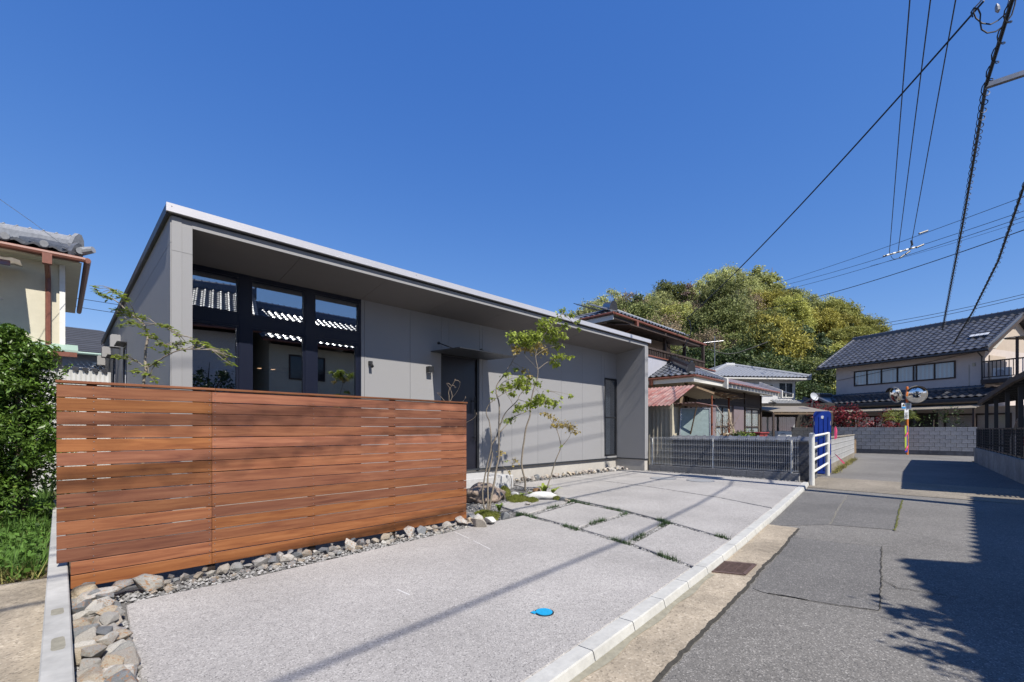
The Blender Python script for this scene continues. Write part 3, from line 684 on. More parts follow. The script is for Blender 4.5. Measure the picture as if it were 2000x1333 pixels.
# ================================================================== MODERN HOUSE
H = thing('modern_house', 'single-storey grey panel-clad house with flat roof, deep eave and navy windows', 'house', (7, 13, 0))
YF = 7.98
fwall = MB().box((3.99, 8.0, .36), (5.82, 8.14, 3.72)).box((5.82, 8.001, 2.93), (6.905, 8.14, 3.72)).box((6.905, 8.0, .36), (12.08, 8.14, 3.72)).box((12.08, 8.001, 2.885), (12.79, 8.14, 3.72)).box((12.08, 8.001, .36), (12.79, 8.14, .43))
fw_o = fwall.build('front_wall', 'dark_flashing', H)
for x0, x1, z0, z1 in ((3.992, 4.054, .365, 3.715), (4.06, 5.045, .365, 3.715), (5.051, 5.818, .365, 3.715), (5.824, 6.025, 2.935, 3.715), (6.031, 6.902, 2.935, 3.715), (6.908, 6.996, .365, 3.715),
                       (7.002, 7.974, .365, 3.715), (7.98, 8.946, .365, 3.715), (8.952, 9.926, .365, 3.715), (9.932, 10.916, .365, 3.715), (10.922, 11.896, .365, 3.715), (11.902, 12.075, .365, 3.715),
                       (12.081, 12.775, 2.89, 3.715), (12.081, 12.775, .365, .425)):
    box('siding_panel', (x0, YF, z0), (x1, 8.001, z1), 'siding', fw_o)
# wing walls
for nm, x0, x1 in (('wing_wall', .99, 1.2), ('wing_wall', 12.78, 12.98)):
    ww = box(nm, (x0, 6.985, .36), (x1, 8.14, 3.925), 'siding', H)
    box('siding_panel', (x0-.002, 6.978, .362), (x0+.1, 6.99, 3.5), 'siding', ww); box('siding_panel', (x0+.103, 6.978, .362), (x1+.002, 6.99, 3.5), 'siding', ww)
    box('siding_panel', (x0-.002, 6.978, 3.504), (x0+.1, 6.99, 3.93), 'siding', ww); box('siding_panel', (x0+.103, 6.978, 3.504), (x1+.002, 6.99, 3.83), 'siding', ww)
    box('flashing', (x0-.012, 6.966, .33), (x1+.012, 8.14, .362), 'dark_flashing', ww)
    box('plinth', (x0+.008, 6.995, -.1), (x1-.008, 8.14, .332), 'foundation', ww)
# side walls and back
lw = box('side_wall', (.992, 8.14, .0), (1.18, 19.1, 3.93), 'dark_flashing', H)
ys = 6.99
def side_panel(y0, y1, z0, z1): box('siding_panel', (.976, y0, z0), (.993, y1, z1), 'siding', lw)
WIN = [(12.15, 12.75, 1.0, 3.02), (14.7, 15.3, 1.0, 3.05)]
yy = 6.995
while yy < 19.0:
    y1 = min(yy+.98, 19.1); segs = [(yy+.0015, y1-.0015)]
    for (a, b, z0, z1) in WIN:
        new = []
        for (p, q) in segs:
            if b <= p or a >= q: new.append((p, q))
            else:
                if a > p: new.append((p, a))
                if b < q: new.append((b, q))
                side_panel(max(a, p), min(b, q), .36, z0); side_panel(max(a, p), min(b, q), z1, 3.6)
        segs = new
    for p, q in segs:
        side_panel(p, q, .36, 3.6)
    side_panel(yy+.0015, y1-.0015, 3.606, 3.93)
    yy = y1
for (a, b, z0, z1) in WIN:
    wf = MB().box((.965, a, z0), (.99, a+.04, z1)).box((.965, b-.04, z0), (.99, b, z1)).box((.965, a+.04, z1-.04), (.99, b-.04, z1)).box((.965, a+.04, z0), (.99, b-.04, z0+.04)).build('window', 'navy_frame', H)
    box('pane', (.978, a+.03, z0+.03), (.984, b-.03, z1-.03), 'glass', wf)
    MB().box((.82, a-.06, z1+.02), (.975, b+.06, z1+.035)).build('window_hood', 'black_metal', wf)
for y, z in ((13.6, 3.27), (16.4, 3.36), (18.5, 3.36)):
    vh = MB().extr([(.98, y-.13, z-.15), (.98, y-.13, z+.13), (.83, y-.13, z+.13), (.8, y-.13, z+.1), (.8, y-.13, z-.15)], (0, .26, 0)).build('vent_hood', 'siding', H)
    box('vent_opening', (.82, y-.11, z-.156), (.96, y+.11, z-.15), 'black_metal', vh)
box('side_wall', (12.8, 8.14, 0), (12.97, 19.1, 3.93), 'siding', H); box('back_wall', (1.18, 18.9, 0), (12.8, 19.08, 3.93), 'siding', H)
# foundation and flashing of the front
fd = box('foundation', (3.99, 8.02, -.1), (12.79, 8.2, .335), 'foundation', H)
box('flashing', (3.99, 7.955, .33), (12.78, 8.02, .362), 'dark_flashing', fd); box('flashing', (1.2, 7.95, .33), (3.99, 8.1, .42), 'dark_flashing', fd)
box('plinth', (1.2, 8.02, -.1), (3.99, 8.2, .332), 'foundation', fd)
# roof
rf = box('roof', (.955, 6.955, 3.955), (13.015, 19.2, 4.035), 'siding_side', H)
box('front_trim', (.925, 6.912, 3.955), (13.05, 6.954, 4.058), 'trim_silver', rf)
MB().box((.925, 6.954, 3.93), (.954, 19.25, 4.045)).build('side_trim', 'dark_flashing', rf); box('side_trim', (13.016, 6.954, 3.93), (13.05, 19.25, 4.045), 'dark_flashing', rf)
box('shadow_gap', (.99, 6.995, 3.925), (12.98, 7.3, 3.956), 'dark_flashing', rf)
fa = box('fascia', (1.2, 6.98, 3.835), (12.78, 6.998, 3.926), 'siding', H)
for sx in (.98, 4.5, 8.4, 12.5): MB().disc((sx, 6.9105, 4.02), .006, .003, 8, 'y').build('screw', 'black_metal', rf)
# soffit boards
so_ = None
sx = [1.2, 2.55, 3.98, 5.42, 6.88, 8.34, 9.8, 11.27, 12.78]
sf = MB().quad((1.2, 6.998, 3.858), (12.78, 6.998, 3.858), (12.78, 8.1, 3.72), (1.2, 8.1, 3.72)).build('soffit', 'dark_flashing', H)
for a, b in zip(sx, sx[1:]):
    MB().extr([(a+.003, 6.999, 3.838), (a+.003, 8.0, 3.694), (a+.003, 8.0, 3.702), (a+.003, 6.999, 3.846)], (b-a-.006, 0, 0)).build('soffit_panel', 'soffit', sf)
# window wall
ww = MB()
for a, b in ((1.2, 1.225), (1.975, 2.14), (2.975, 3.13), (3.955, 3.99)): ww.box((a, YF+.004, .42), (b, 8.09, 3.715))
ww.box((1.225, YF+.008, 2.88), (3.955, 8.085, 3.07)).box((1.225, YF+.008, 3.63), (3.955, 8.085, 3.715))
wwo = ww.build('window_surround', 'navy_frame', H)
for a, b in ((1.225, 1.975), (2.14, 2.975), (3.13, 3.955)):
    window(H, a+.002, b-.002, 3.072, 3.628, YF+.012, fw=.022)
    window(H, a+.002, b-.002, .425, 2.878, YF+.012, fw=.03 if a < 3 else .06)
window(H, 12.083, 12.772, .43, 2.882, YF-.012, fw=.04, bar=1.64, fm='black_metal')
# rooms behind the glass
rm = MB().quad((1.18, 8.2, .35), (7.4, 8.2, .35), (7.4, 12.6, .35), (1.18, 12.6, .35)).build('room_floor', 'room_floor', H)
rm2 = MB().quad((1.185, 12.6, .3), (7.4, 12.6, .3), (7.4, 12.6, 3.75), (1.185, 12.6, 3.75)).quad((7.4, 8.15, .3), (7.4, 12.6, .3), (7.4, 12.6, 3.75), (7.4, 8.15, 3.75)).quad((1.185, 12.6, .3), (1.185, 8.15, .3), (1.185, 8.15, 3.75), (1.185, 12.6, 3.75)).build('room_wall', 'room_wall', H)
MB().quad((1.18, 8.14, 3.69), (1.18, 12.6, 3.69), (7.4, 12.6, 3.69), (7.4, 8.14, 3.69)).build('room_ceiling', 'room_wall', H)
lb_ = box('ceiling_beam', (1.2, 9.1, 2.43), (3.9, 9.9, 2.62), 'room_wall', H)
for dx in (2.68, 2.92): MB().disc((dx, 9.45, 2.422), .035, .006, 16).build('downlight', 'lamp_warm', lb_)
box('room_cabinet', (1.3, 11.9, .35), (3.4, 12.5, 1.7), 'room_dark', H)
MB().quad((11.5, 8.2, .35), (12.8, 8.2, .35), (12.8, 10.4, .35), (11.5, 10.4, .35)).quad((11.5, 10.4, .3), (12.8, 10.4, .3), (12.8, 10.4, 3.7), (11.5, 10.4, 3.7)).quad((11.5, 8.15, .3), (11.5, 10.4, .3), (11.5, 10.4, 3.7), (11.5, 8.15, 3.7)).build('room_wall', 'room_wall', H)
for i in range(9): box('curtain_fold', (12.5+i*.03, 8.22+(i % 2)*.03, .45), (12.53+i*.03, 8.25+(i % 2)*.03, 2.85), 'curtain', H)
# entrance
dr = MB().box((5.825, 7.99, .3), (5.875, 8.12, 2.93)).box((6.85, 7.99, .3), (6.903, 8.12, 2.93)).box((5.875, 7.99, 2.88), (6.85, 8.12, 2.93)).build('door_frame', 'black_metal', H)
dl = box('door', (5.877, 8.03, .3), (6.848, 8.08, 2.878), 'door_navy', H)
MB().tube([(6.75, 7.96, 1.0), (6.75, 7.96, 2.0)], .014, 8).tube([(6.75, 7.96, 1.08), (6.75, 8.03, 1.08)], .01, 6).tube([(6.75, 7.96, 1.92), (6.75, 8.03, 1.92)], .01, 6).build('door_handle', 'black_metal', dl)
for hz in (.6, 1.6, 2.6): box('hinge', (6.846, 7.98, hz), (6.856, 8.02, hz+.1), 'black_metal', dl)
cn = MB().extr([(5.55, 7.98, 2.905), (5.55, 7.0, 2.87), (5.55, 7.0, 2.888), (5.55, 7.98, 2.923)], (1.61, 0, 0)).build('canopy', 'dark_flashing', H)
for x in (5.75, 6.95):
    MB().tube([(x, 7.35, 2.9), (x, 7.97, 3.12)], .011, 6).disc((x, 7.955, 3.12), .03, .025, 10, 'y').build('tie_rod', 'black_metal', cn)
for x in (6.9, 6.0): MB().disc((x, 7.2, 2.872), .012, .006, 10).build('bolt', 'black_metal', cn)
wl = box('wall_lamp', (5.43, 7.86, 2.46), (5.55, 7.979, 2.585), 'black_metal', H, bevel=.003)
box('lamp_lens', (5.445, 7.88, 2.4575), (5.535, 7.965, 2.4595), 'sign_white', wl)
sl = box('sensor_lamp', (4.13, 7.93, 2.49), (4.2, 7.979, 2.56), 'black_metal', H, bevel=.004)
MB().tube([(4.165, 7.93, 2.5), (4.165, 7.88, 2.45)], .03, 10).build('lamp_head', 'black_metal', sl)
stp = thing('porch_step', 'white concrete porch step below the navy front door', 'step', (6.3, 7.5, 0))
box('step_block', (5.5, 7.05, -.1), (7.1, 8.015, .262), 'step_concrete', stp, bevel=.008)

# ================================================================== WOODEN FENCE
FN = thing('wood_fence', 'reddish brown hardwood fence of horizontal planks in front of the house', 'fence', (2, 4.85, 0))
PZ, PH, FY = .1046, .0985, 4.82
def plank(x0, x1, z0, notch=None):
    cx, cz = (x0+x1)/2, z0+PH/2; mb = MB()
    if notch:
        mb.extr([(x0-cx, 0, notch-cz), (.055-cx, 0, notch-cz), (.055-cx, 0, -PH/2), (x1-cx, 0, -PH/2), (x1-cx, 0, PH/2), (x0-cx, 0, PH/2)], (0, .02, 0))
    else: mb.box((x0-cx, 0, -PH/2), (x1-cx, .02, PH/2))
    o = put('plank', mb.mesh('plank', bevel=.0022), 'deck_wood', FN)
    o.location = (cx, FY+rng.uniform(-.0015, .0015), cz+rng.uniform(-.0008, .0008)); o.rotation_euler = (rng.uniform(-.006, .006), rng.uniform(-.0006, .0006), 0)
for i in range(15):
    z0 = .05+i*PZ
    plank(.06 if i < 2 else -.016, .976, z0, notch=.232 if i == 2 and z0 < .232 else None); plank(.978, 3.94, z0)
box('cap_rail', (-.022, FY-.014, 1.622), (1.0, FY+.075, 1.642), 'deck_wood', FN, bevel=.002); box('cap_rail', (1.002, FY-.014, 1.622), (3.95, FY+.075, 1.642), 'deck_wood', FN, bevel=.002)
for x, z0 in ((.18, -.1), (.977, -.1), (1.88, -.1), (2.83, -.1), (3.88, -.1)): box('post', (x-.03, FY+.023, z0), (x+.03, FY+.083, 1.62), 'dark_wood', FN)
sc = MB()
for x in (.19, .955, 1.0, 1.88, 2.83, 3.88):
    for i in range(15):
        for dz in (.02, .078): sc.disc((x+rng.uniform(-.004, .004), FY-.0035, .05+i*PZ+dz), .0035, .003, 6, 'y')
tag(sc.build('screw_heads', 'galvanised', FN), kind='stuff')

# ================================================================== MESH FENCE, TILE-TOPPED WALL, LANE WALLS
def block_wall(name, label, p, q, z0, courses, m, bl=.39, bh=.19, th=.1, cap=None, base=None, gap=.008, ends=True, mort='mortar'):
    p = Vector((p[0], p[1], 0)); q = Vector((q[0], q[1], 0)); L = (q-p).length; d = (q-p).normalized(); ang = math.atan2(d.y, d.x)
    t = thing(name, label, 'wall', (p.x, p.y, 0), rz=ang)
    core = MB().box((.004, -th/2+.006, -.12), (L-.004, th/2-.006, z0+courses*(bh+gap)-.004)).build('mortar', mort, t)
    if base: box('footing', (0, -th/2-.01, -.12), (L, th/2+.01, z0-.002), base, t)
    sh = {}
    for c in range(courses):
        x = 0 if c % 2 == 0 else -(bl+gap)/2
        while x < L-.03:
            a = max(0, x); b = min(L, x+bl)
            if b-a > .03:
                k = round(b-a, 3)
                if k not in sh:
                    sh[k] = MB().box((0, -th/2, 0), (k, th/2, bh)).mesh('block', bevel=.004); sh[k].materials.append(MATS[m])
                o = put('block', sh[k], None, t); o.location = (a, rng.uniform(-.0015, .0015), z0+c*(bh+gap))
            x += bl+gap
    if cap: box('coping', (-.02, -th/2-.025, z0+courses*(bh+gap)-.003), (L+.02, th/2+.025, z0+courses*(bh+gap)+.05), cap, t, bevel=.006)
    return t
mf = thing('mesh_fence', 'white welded wire mesh fence standing on a low grey block base', 'fence', (13.1, 5, 0))
for i in range(10):
    y0 = 2.92+i*.408; box('base_block', (13.05, y0+.003, -.12), (13.16, y0+.405, .165), 'grey_block', mf, bevel=.003)
for y in (3.1, 5.05, 7.0-.1): MB().tube([(13.1, y, .1), (13.1, y, .98)], .022, 10).disc((13.1, y, .98), .026, .012, 10).build('post', 'white_paint', mf)
wm = MB(); y = 2.95
while y < 6.98:
    wm.beam((13.07, y, .2), (13.07, y, 1.03), .005, .005); wm.add([(13.07-.003, y-.003, 1.03), (13.07+.003, y-.003, 1.03), (13.13, y, 1.0), (13.13, y+.004, 1.0)], [(0, 1, 2, 3)]); y += .05
for z in (.2, .23, .42, .62, .82, .97, 1.03): wm.beam((13.063, 2.93, z), (13.063, 6.99, z), .005, .005)
for z in (.2, 1.0): wm.beam((13.125, 2.93, z), (13.125, 6.99, z), .005, .005)
wm.build('mesh_panel', 'white_metal', mf)
tw = thing('tile_capped_wall', 'dark stained concrete wall capped with old roof tiles behind the mesh fence', 'wall', (14, 4.8, 0))
for j in range(5):
    for i in range(9):
        a = 2.9+i*.42; box('block', (13.98, a+.004, -.1+j*.205), (14.1, a+.416, -.1+j*.205+.198), 'dark_block', tw)
box('core', (13.988, 2.92, -.1), (14.092, 6.66, .92), 'mortar', tw)
for i in range(15):
    y0 = 2.9+i*.253
    MB().extr([(13.9, y0, .97), (14.04, y0, 1.07), (14.18, y0, .97), (14.18, y0, .925), (13.9, y0, .925)], (0, .235, 0)).extr([(13.88, y0+.2, .985), (14.04, y0+.2, 1.095), (14.2, y0+.2, .985), (14.04, y0+.2, 1.0)], (0, .06, 0)).build('cap_tile', 'tile', tw)
block_wall('lane_wall', 'sunlit pale block wall along the lane behind the white barrier', (16.6, 2.98), (26.9, 3.78), .17, 4, 'pale_block', cap='rough_concrete', base='rough_concrete', gap=.014, mort='crack')
block_wall('garden_wall', 'grey block wall below the red hedge across the lane end', (32.35, 9.4), (32.2, -.45), .16, 6, 'pale_block', base='dark_block', gap=.015, mort='crack')
# pier joining the two walls
box_p = thing('gate_pier', 'short dark concrete pier at the end of the tile capped wall', 'pier', (14.5, 2.95, 0)); box('pier_block', (14.2, 2.86, -.1), (14.75, 3.06, .92), 'dark_block', box_p, bevel=.01)

# white pipe barrier
bp = thing('pipe_barrier', 'white steel pipe barrier with four rails at the lane edge', 'barrier', (12.75, 2.58, 0))
P1 = Vector((12.72, 2.58, 0)); P2 = Vector((15.8, 2.82, 0))
for p in (P1, P2): MB().tube([p+Vector((0, 0, -.12)), p+Vector((0, 0, 1.17)), p+Vector((0, 0, 1.185))], [.057, .057, .045], 14).build('post', 'white_paint', bp, smooth=False)
for z in (1.12, .83, .54, .25): MB().tube([P1+Vector((0, 0, z-.02)), P2+Vector((0, 0, z+.03))], .03, 12).build('rail', 'white_paint', bp)
# blue plastic board
bb = thing('blue_board', 'tall blue plastic board tied upright behind the white barrier', 'board', (16.15, 3.02, -.05), rz=rad(112))
pr = [(-.18, 0), (-.22, .05), (-.22, 1.78), (-.17, 1.86), (.17, 1.86), (.22, 1.78), (.22, .05), (.18, 0)]
MB().extr([(a, 0, z) for a, z in pr], (0, .05, 0)).build('panel', 'blue_plastic', bb, bevel=.0)
for a in (-.17, -.06, .06, .17): box('rib', (a-.025, .05, .1), (a+.025, .062, 1.7), 'blue_plastic', bb)
MB().disc((0, .05, 1.68), .045, .006, 16, 'y').build('reflector', 'sign_white', bb)
for z in (1.5, .95, .5):
    for a in (-.195, .195): box('handle_slot', (a-.014, .0505, z-.06), (a+.014, .056, z+.06), 'shed_cream', bb)
MB().tube([(-.3, .06, 1.25), (.1, .07, 1.05), (.3, .06, .95)], .006, 5).build('cord', 'pot_green', bb)
MB().add([(-.3, .055, 1.02), (-.36, .06, 1.05), (-.37, .05, 1.3), (-.33, .06, 1.42), (-.3, .055, 1.36), (-.295, .06, .6), (-.33, .07, .58), (-.55, .1, .33), (-.51, .1, .31)], [(0, 1, 2, 3, 4), (5, 6, 7, 8)]).build('ribbon', 'pink_tape', bb)

# ================================================================== OLD HOUSE NEXT DOOR
OH = thing('old_house', 'old two-storey tiled house with brown balcony and white eave boards', 'house', (20, 11, 0))
# ground floor (south-west corner (17.9,8.0))
gw = MB().box((17.9, 8.05, -.1), (27.6, 14, 3.25)).build('ground_wall', 'peach_wall', OH)
# eave / soffit west side and south side
sof = MB().extr([(17.0, 7.26, 3.12), (28.3, 7.26, 3.12), (28.3, 8.06, 3.2), (17.0, 8.06, 3.2)], (0, 0, .03)).extr([(17.0, 8.06, 3.2), (17.9, 8.06, 3.2), (17.9, 13.5, 3.2), (17.0, 13.5, 3.2)], (0, 0, .03)).build('eave', 'eave_white', OH)
box('fascia_board', (17.0, 7.235, 3.08), (28.32, 7.26, 3.27), 'eave_white', sof); box('fascia_board', (16.97, 7.235, 3.08), (17.0, 13.5, 3.27), 'eave_white', sof)
MB().tube([(16.93, 7.2, 3.3), (16.93, 13.5, 3.27)], .05, 8).build('gutter', 'copper_brown', sof); MB().tube([(16.93, 7.2, 3.31), (19.9, 7.2, 3.29)], .045, 8).build('gutter', 'copper_brown', sof)
MB().box((16.86, 8.9, 3.05), (16.98, 9.02, 3.26)).tube([(16.92, 8.96, 3.06), (17.5, 8.96, 2.8), (17.86, 8.96, 2.7), (17.86, 8.96, 0)], .035, 8).build('downpipe', 'copper_brown', sof)
# tiled west slope + short south slope, hip between
hipA, hipB = Vector((17.0, 7.26, 3.33)), Vector((18.9, 9.1, 4.15))
rw = MB().extr([(16.95, 7.2, 3.28), (18.95, 9.15, 4.15), (18.95, 13.5, 4.15), (16.95, 13.5, 3.28)], (0, 0, .04)).build('roof', 'tile_dark', OH)
tiles(rw, (16.93, 13.4, 3.33), (0, -1, 0), (2.0, 0, .87), 6.15, 2.18, .27, .25, 'tile', mask=lambda u, v: u < 6.15-v*.9, cap=170, order=lambda c: -c[0])
MB().extr([(16.95, 7.2, 3.28), (19.75, 7.2, 3.28), (19.75, 9.1, 4.15), (18.95, 9.1, 4.15)], (0, 0, .035)).build('roof', 'tile_dark', OH)
r2_ = [o for o in OH.children if o.name.startswith('roof')][-1]
tiles(r2_, (17.0, 7.2, 3.33), (1, 0, 0), (0, 1.9, .87), 2.75, 2.1, .27, .25, 'tile', mask=lambda u, v: u > v*.9, cap=60)
ridge(rw, (18.9, 9.1, 4.2), (17.25, 7.5, 3.52), .2, .3, 'tile_dark', 'hip_ridge')
# lilac parapet wall with brown coping above the tiles
pp = MB().box((16.85, 9.15, 3.3), (24.0, 9.27, 4.26)).build('parapet', 'lilac_wall', OH); box('coping', (16.8, 9.1, 4.26), (24.05, 9.3, 4.31), 'copper_brown', pp)
# metal roof over the south rooms: strips
mr = MB().extr([(19.9, 7.2, 3.26), (27.9, 7.2, 3.26), (27.9, 9.12, 3.98), (19.9, 9.12, 3.98)], (0, 0, .03)).build('roof', 'brown_metal_roof', OH)
for i in range(16):
    x0 = 19.95+i*.497
    MB().extr([(x0, 7.14, 3.295), (x0+.47, 7.14, 3.295), (x0+.47, 9.1, 4.015), (x0, 9.1, 4.015)], (0, 0, .02)).build('roof_strip', 'brown_metal_roof', mr)
    MB().extr([(x0+.03, 7.11, 3.24), (x0+.47, 7.11, 3.24), (x0+.47, 7.14, 3.315), (x0+.03, 7.14, 3.315)], (0, .02, 0)).build('eave_cap', 'copper_brown', mr)
for x in (19.82, 27.92):
    MB().extr([(x, 7.05, 2.98), (x, 7.05, 3.4), (x, 8.2, 3.95), (x, 8.2, 3.5)], (.16, 0, 0)).build('gable_wedge', 'eave_white', OH)
rt = MB().extr([(28.1, 7.2, 3.26), (30.6, 7.2, 3.26), (30.6, 9.0, 3.9), (28.1, 9.0, 3.9)], (0, 0, .03)).build('roof', 'tile_dark', OH)
tiles(rt, (28.12, 7.2, 3.3), (1, 0, 0), (0, 1.8, .64), 2.4, 1.9, .27, .27, 'tile', cap=60)
# ground floor openings facing the lane (south)
def glaz(x0, x1, z0, z1, kind, par=OH, y=8.05):
    f = window(par, x0, x1, z0, z1, y-.06, 'dark_wood', 'window_glass_old', fw=.06, mull=((x0+x1)/2,), bar=(z0+1.0 if z1-z0 > 1.6 else None))
    for i in range(int((x1-x0)/.12)):
        box('curtain_fold', (x0+.06+i*.12, y-.012+(i % 2)*.01, z0+.06), (x0+.17+i*.12, y-.002+(i % 2)*.01-.002, z1-.06), kind, f)
glaz(18.5, 19.6, .9, 2.3, 'curtain'); glaz(21.0, 22.9, .4, 2.35, 'curtain'); glaz(25.0, 27.2, .4, 2.35, 'curtain')
box('shutter_box', (20.3, 7.93, .4), (20.95, 8.05, 2.4), 'brown_metal_roof', OH); box('shutter_box', (23.2, 7.93, .4), (24.6, 8.05, 2.4), 'brown_metal_roof', OH)
box('lintel_band', (18.2, 7.97, 2.42), (27.58, 8.06, 2.55), 'dark_wood', OH); box('upper_wall_band', (18.0, 8.0, 2.56), (27.58, 8.06, 3.1), 'dark_wood', OH)
for x in (18.0, 20.9, 24.9, 27.5): box('pillar', (x-.05, 7.95, -.1), (x+.05, 8.06, 3.15), 'dark_wood', OH)
# upper storey
uw = MB().box((15.6, 10.2, 3.0), (21.2, 15, 5.6)).build('upper_wall', 'peach_wall', OH)
box('vent_grille', (20.4, 10.16, 4.78), (20.62, 10.2, 5.0), 'copper_brown', uw)
ue = MB().extr([(14.9, 9.45, 5.52), (23.3, 9.45, 5.52), (23.3, 10.3, 5.62), (14.9, 10.3, 5.62)], (0, 0, .04)).extr([(14.9, 10.3, 5.62), (15.7, 10.3, 5.62), (15.7, 15.4, 5.62), (14.9, 15.4, 5.62)], (0, 0, .04)).build('upper_eave', 'eave_white', OH)
box('fascia_board', (14.88, 9.42, 5.48), (23.3, 9.45, 5.6), 'dark_wood', ue); box('fascia_board', (14.86, 9.42, 5.44), (14.88, 15.4, 5.66), 'eave_white', ue)
MB().tube([(14.84, 9.36, 5.66), (23.4, 9.36, 5.58)], .05, 8).build('gutter', 'copper_brown', ue); MB().tube([(14.8, 9.36, 5.68), (14.8, 15.4, 5.66)], .05, 8).build('gutter', 'copper_brown', ue)
MB().box((16.4, 9.3, 5.4), (16.55, 9.44, 5.62)).tube([(16.48, 9.38, 5.42), (16.2, 9.9, 5.1), (15.7, 10.15, 4.9), (15.7, 10.15, 3.5)], .035, 8).build('downpipe', 'copper_brown', ue)
ur = MB().extr([(14.85, 9.35, 5.62), (21.5, 9.35, 5.62), (21.5, 12.4, 6.9), (16.3, 12.4, 6.9), (15.9, 10.3, 6.05)], (0, 0, .03)).extr([(14.85, 9.35, 5.62), (15.9, 10.3, 6.05), (16.3, 12.4, 6.25), (16.0, 15.4, 6.15), (14.85, 15.4, 5.62)], (0, 0, .02)).build('roof', 'tile_dark', OH)
tiles(ur, (14.85, 9.33, 5.68), (1, 0, 0), (0, 3.05, 1.28), 6.5, 1.3, .27, .27, 'tile', cap=100)
tiles(ur, (14.83, 15.3, 5.68), (0, -1, 0), (1.2, 0, .5), 5.9, 1.3, .27, .27, 'tile', mask=lambda u, v: u < 5.9-v*.9, cap=60)
ridge(ur, (16.2, 10.7, 6.3), (15.1, 9.6, 5.86), .2, .28, 'tile_dark', 'hip_ridge')
MB().tube([(15.2, 9.6, 5.9), (21.4, 9.62, 5.88)], .06, 8).build('snow_rail', 'tile_light', ur)
# balcony
by = MB().box((15.6, 9.31, 3.9), (23.1, 10.2, 4.02)).build('balcony_deck', 'dark_wood', OH)
box('balcony_rail', (15.6, 9.28, 4.62), (23.12, 9.38, 4.7), 'dark_wood', by); box('balcony_rail', (15.6, 9.29, 4.0), (23.12, 9.36, 4.06), 'dark_wood', by)
for i in range(46): box('baluster', (15.7+i*.16, 9.31, 4.06), (15.76+i*.16, 9.34, 4.62), 'dark_wood', by)
for x in (18.9, 20.9, 23.05): box('balcony_post', (x-.06, 9.31, 3.9), (x+.06, 9.43, 5.5), 'dark_wood', by)
box('side_rail', (23.06, 9.4, 4.62), (23.12, 10.2, 4.7), 'dark_wood', by)
br = MB().extr([(15.2, 8.9, 5.2), (21.5, 8.9, 5.2), (21.5, 10.2, 5.42), (15.2, 10.2, 5.42)], (0, 0, .04)).build('balcony_awning', 'dark_wood', OH)
for i in range(7): MB().beam((16+i*1.2, 9.44, 5.5), (16+i*1.2, 10.2, 5.58), .08, .08).build('rafter', 'dark_wood', ue)
# antenna
an = thing('roof_antenna', 'thin metal television antenna above the old house roofs', 'antenna', (27, 12, 4)); a0 = A(1396, 690, 27)
MB().tube([a0-Vector((0, 0, 3.5)), a0+Vector((0, 0, 1.0))], .02, 6).build('mast', 'galvanised', an); MB().tube([A(1375, 670, 27), A(1413, 666, 27)], .02, 6).build('boom', 'aluminium', an)
for k in range(7): MB().tube([A(1378+k*5, 664, 26.8), A(1378+k*5, 674, 27.2)], .008, 4).build('element', 'aluminium', an)

# ---------- tin shed and lean-to in the old house yard
SH = thing('tin_shed', 'cream corrugated shed with rusty red tin roof beside the wall', 'shed', (15, 7.6, 0))
def corr(mb, p, u, v, n, amp, nrm):
    p = Vector(p); u = Vector(u); v = Vector(v); nrm = Vector(nrm)
    for i in range(n):
        a = p+u*(i/n)+nrm*(amp if i % 2 else 0); b = p+u*((i+1)/n)+nrm*(amp if (i+1) % 2 else 0)
        mb.quad(a, b, b+v, a+v)
    return mb
corr(MB(), (14.02, 9.6, -.1), (0, -2.9, 0), (0, 0, 2.05), 40, .02, (-1, 0, 0)).build('side_sheet', 'shed_cream', SH)
corr(MB(), (14.0, 6.7, -.1), (.75, 0, 0), (0, 0, 2.1), 12, .02, (0, -1, 0)).build('front_sheet', 'shed_cream', SH)
box('corner_post', (13.97, 6.66, -.1), (14.05, 6.74, 2.1), 'shed_cream', SH); box('eave_strip', (13.95, 6.7, 1.93), (14.0, 9.6, 2.05), 'shed_cream', SH)
corr(MB(), (13.75, 9.7, 2.02), (0, -3.05, 0), (1.9, 0, .78), 44, .03, (0, 0, 1)).build('roof_sheet', 'rust_sheet', SH)
corr(MB(), (15.65, 9.7, 2.8), (0, -3.15, 0), (3.4, 0, -.28), 44, .03, (0, 0, 1)).build('roof_sheet', 'shed_cream', SH)
corr(MB(), (14.1, 6.75, 2.1), (0, -.85, 0), (1.75, 0, -.06), 14, .025, (0, 0, 1)).build('awning_sheet', 'rust_sheet', SH)
for (x, y) in ((16.9, 6.55), (18.6, 6.55)): MB().tube([(x, y, -.1), (x, y, 2.5)], .035, 8).build('rusty_post', 'rust_pipe', SH)
MB().beam((15.65, 6.6, 2.75), (19.0, 6.6, 2.45), .05, .09).build('front_beam', 'old_wood', SH); MB().beam((14.4, 6.6, 2.0), (15.3, 6.9, 2.6), .06, .12).build('brace', 'old_wood', SH)
MB().tube([(14.3, 6.0, 2.05), (14.7, 6.5, .6)], .025, 6).build('prop_pole', 'old_wood', SH)
MB().tube([(15.7, 5.95, 2.05), (17.4, 6.3, 1.75)], .025, 6).build('white_pipe', 'white_paint', SH)
for k in range(6): corr(MB(), (17.2+k*.32, 6.6, 2.62-k*.03), (0, -.35-.1*(k % 3), 0), (.34, 0, -.05+.05*(k % 2)), 4, .02, (0, 0, 1)).build('torn_sheet', 'shed_cream' if k % 2 else 'old_wood', SH)
gp_ = thing('glass_sheet', 'aluminium framed frosted glass sheet leaning against the shed yard', 'window sash', (14.6, 6.2, .9), rz=rad(-52))
MB().extr([(-.48, 0, 0), (.48, 0, 0), (.5, .12, 1.05), (-.4, .12, 1.05)], (0, .012, 0)).build('pane', 'frosted_sheet', gp_)
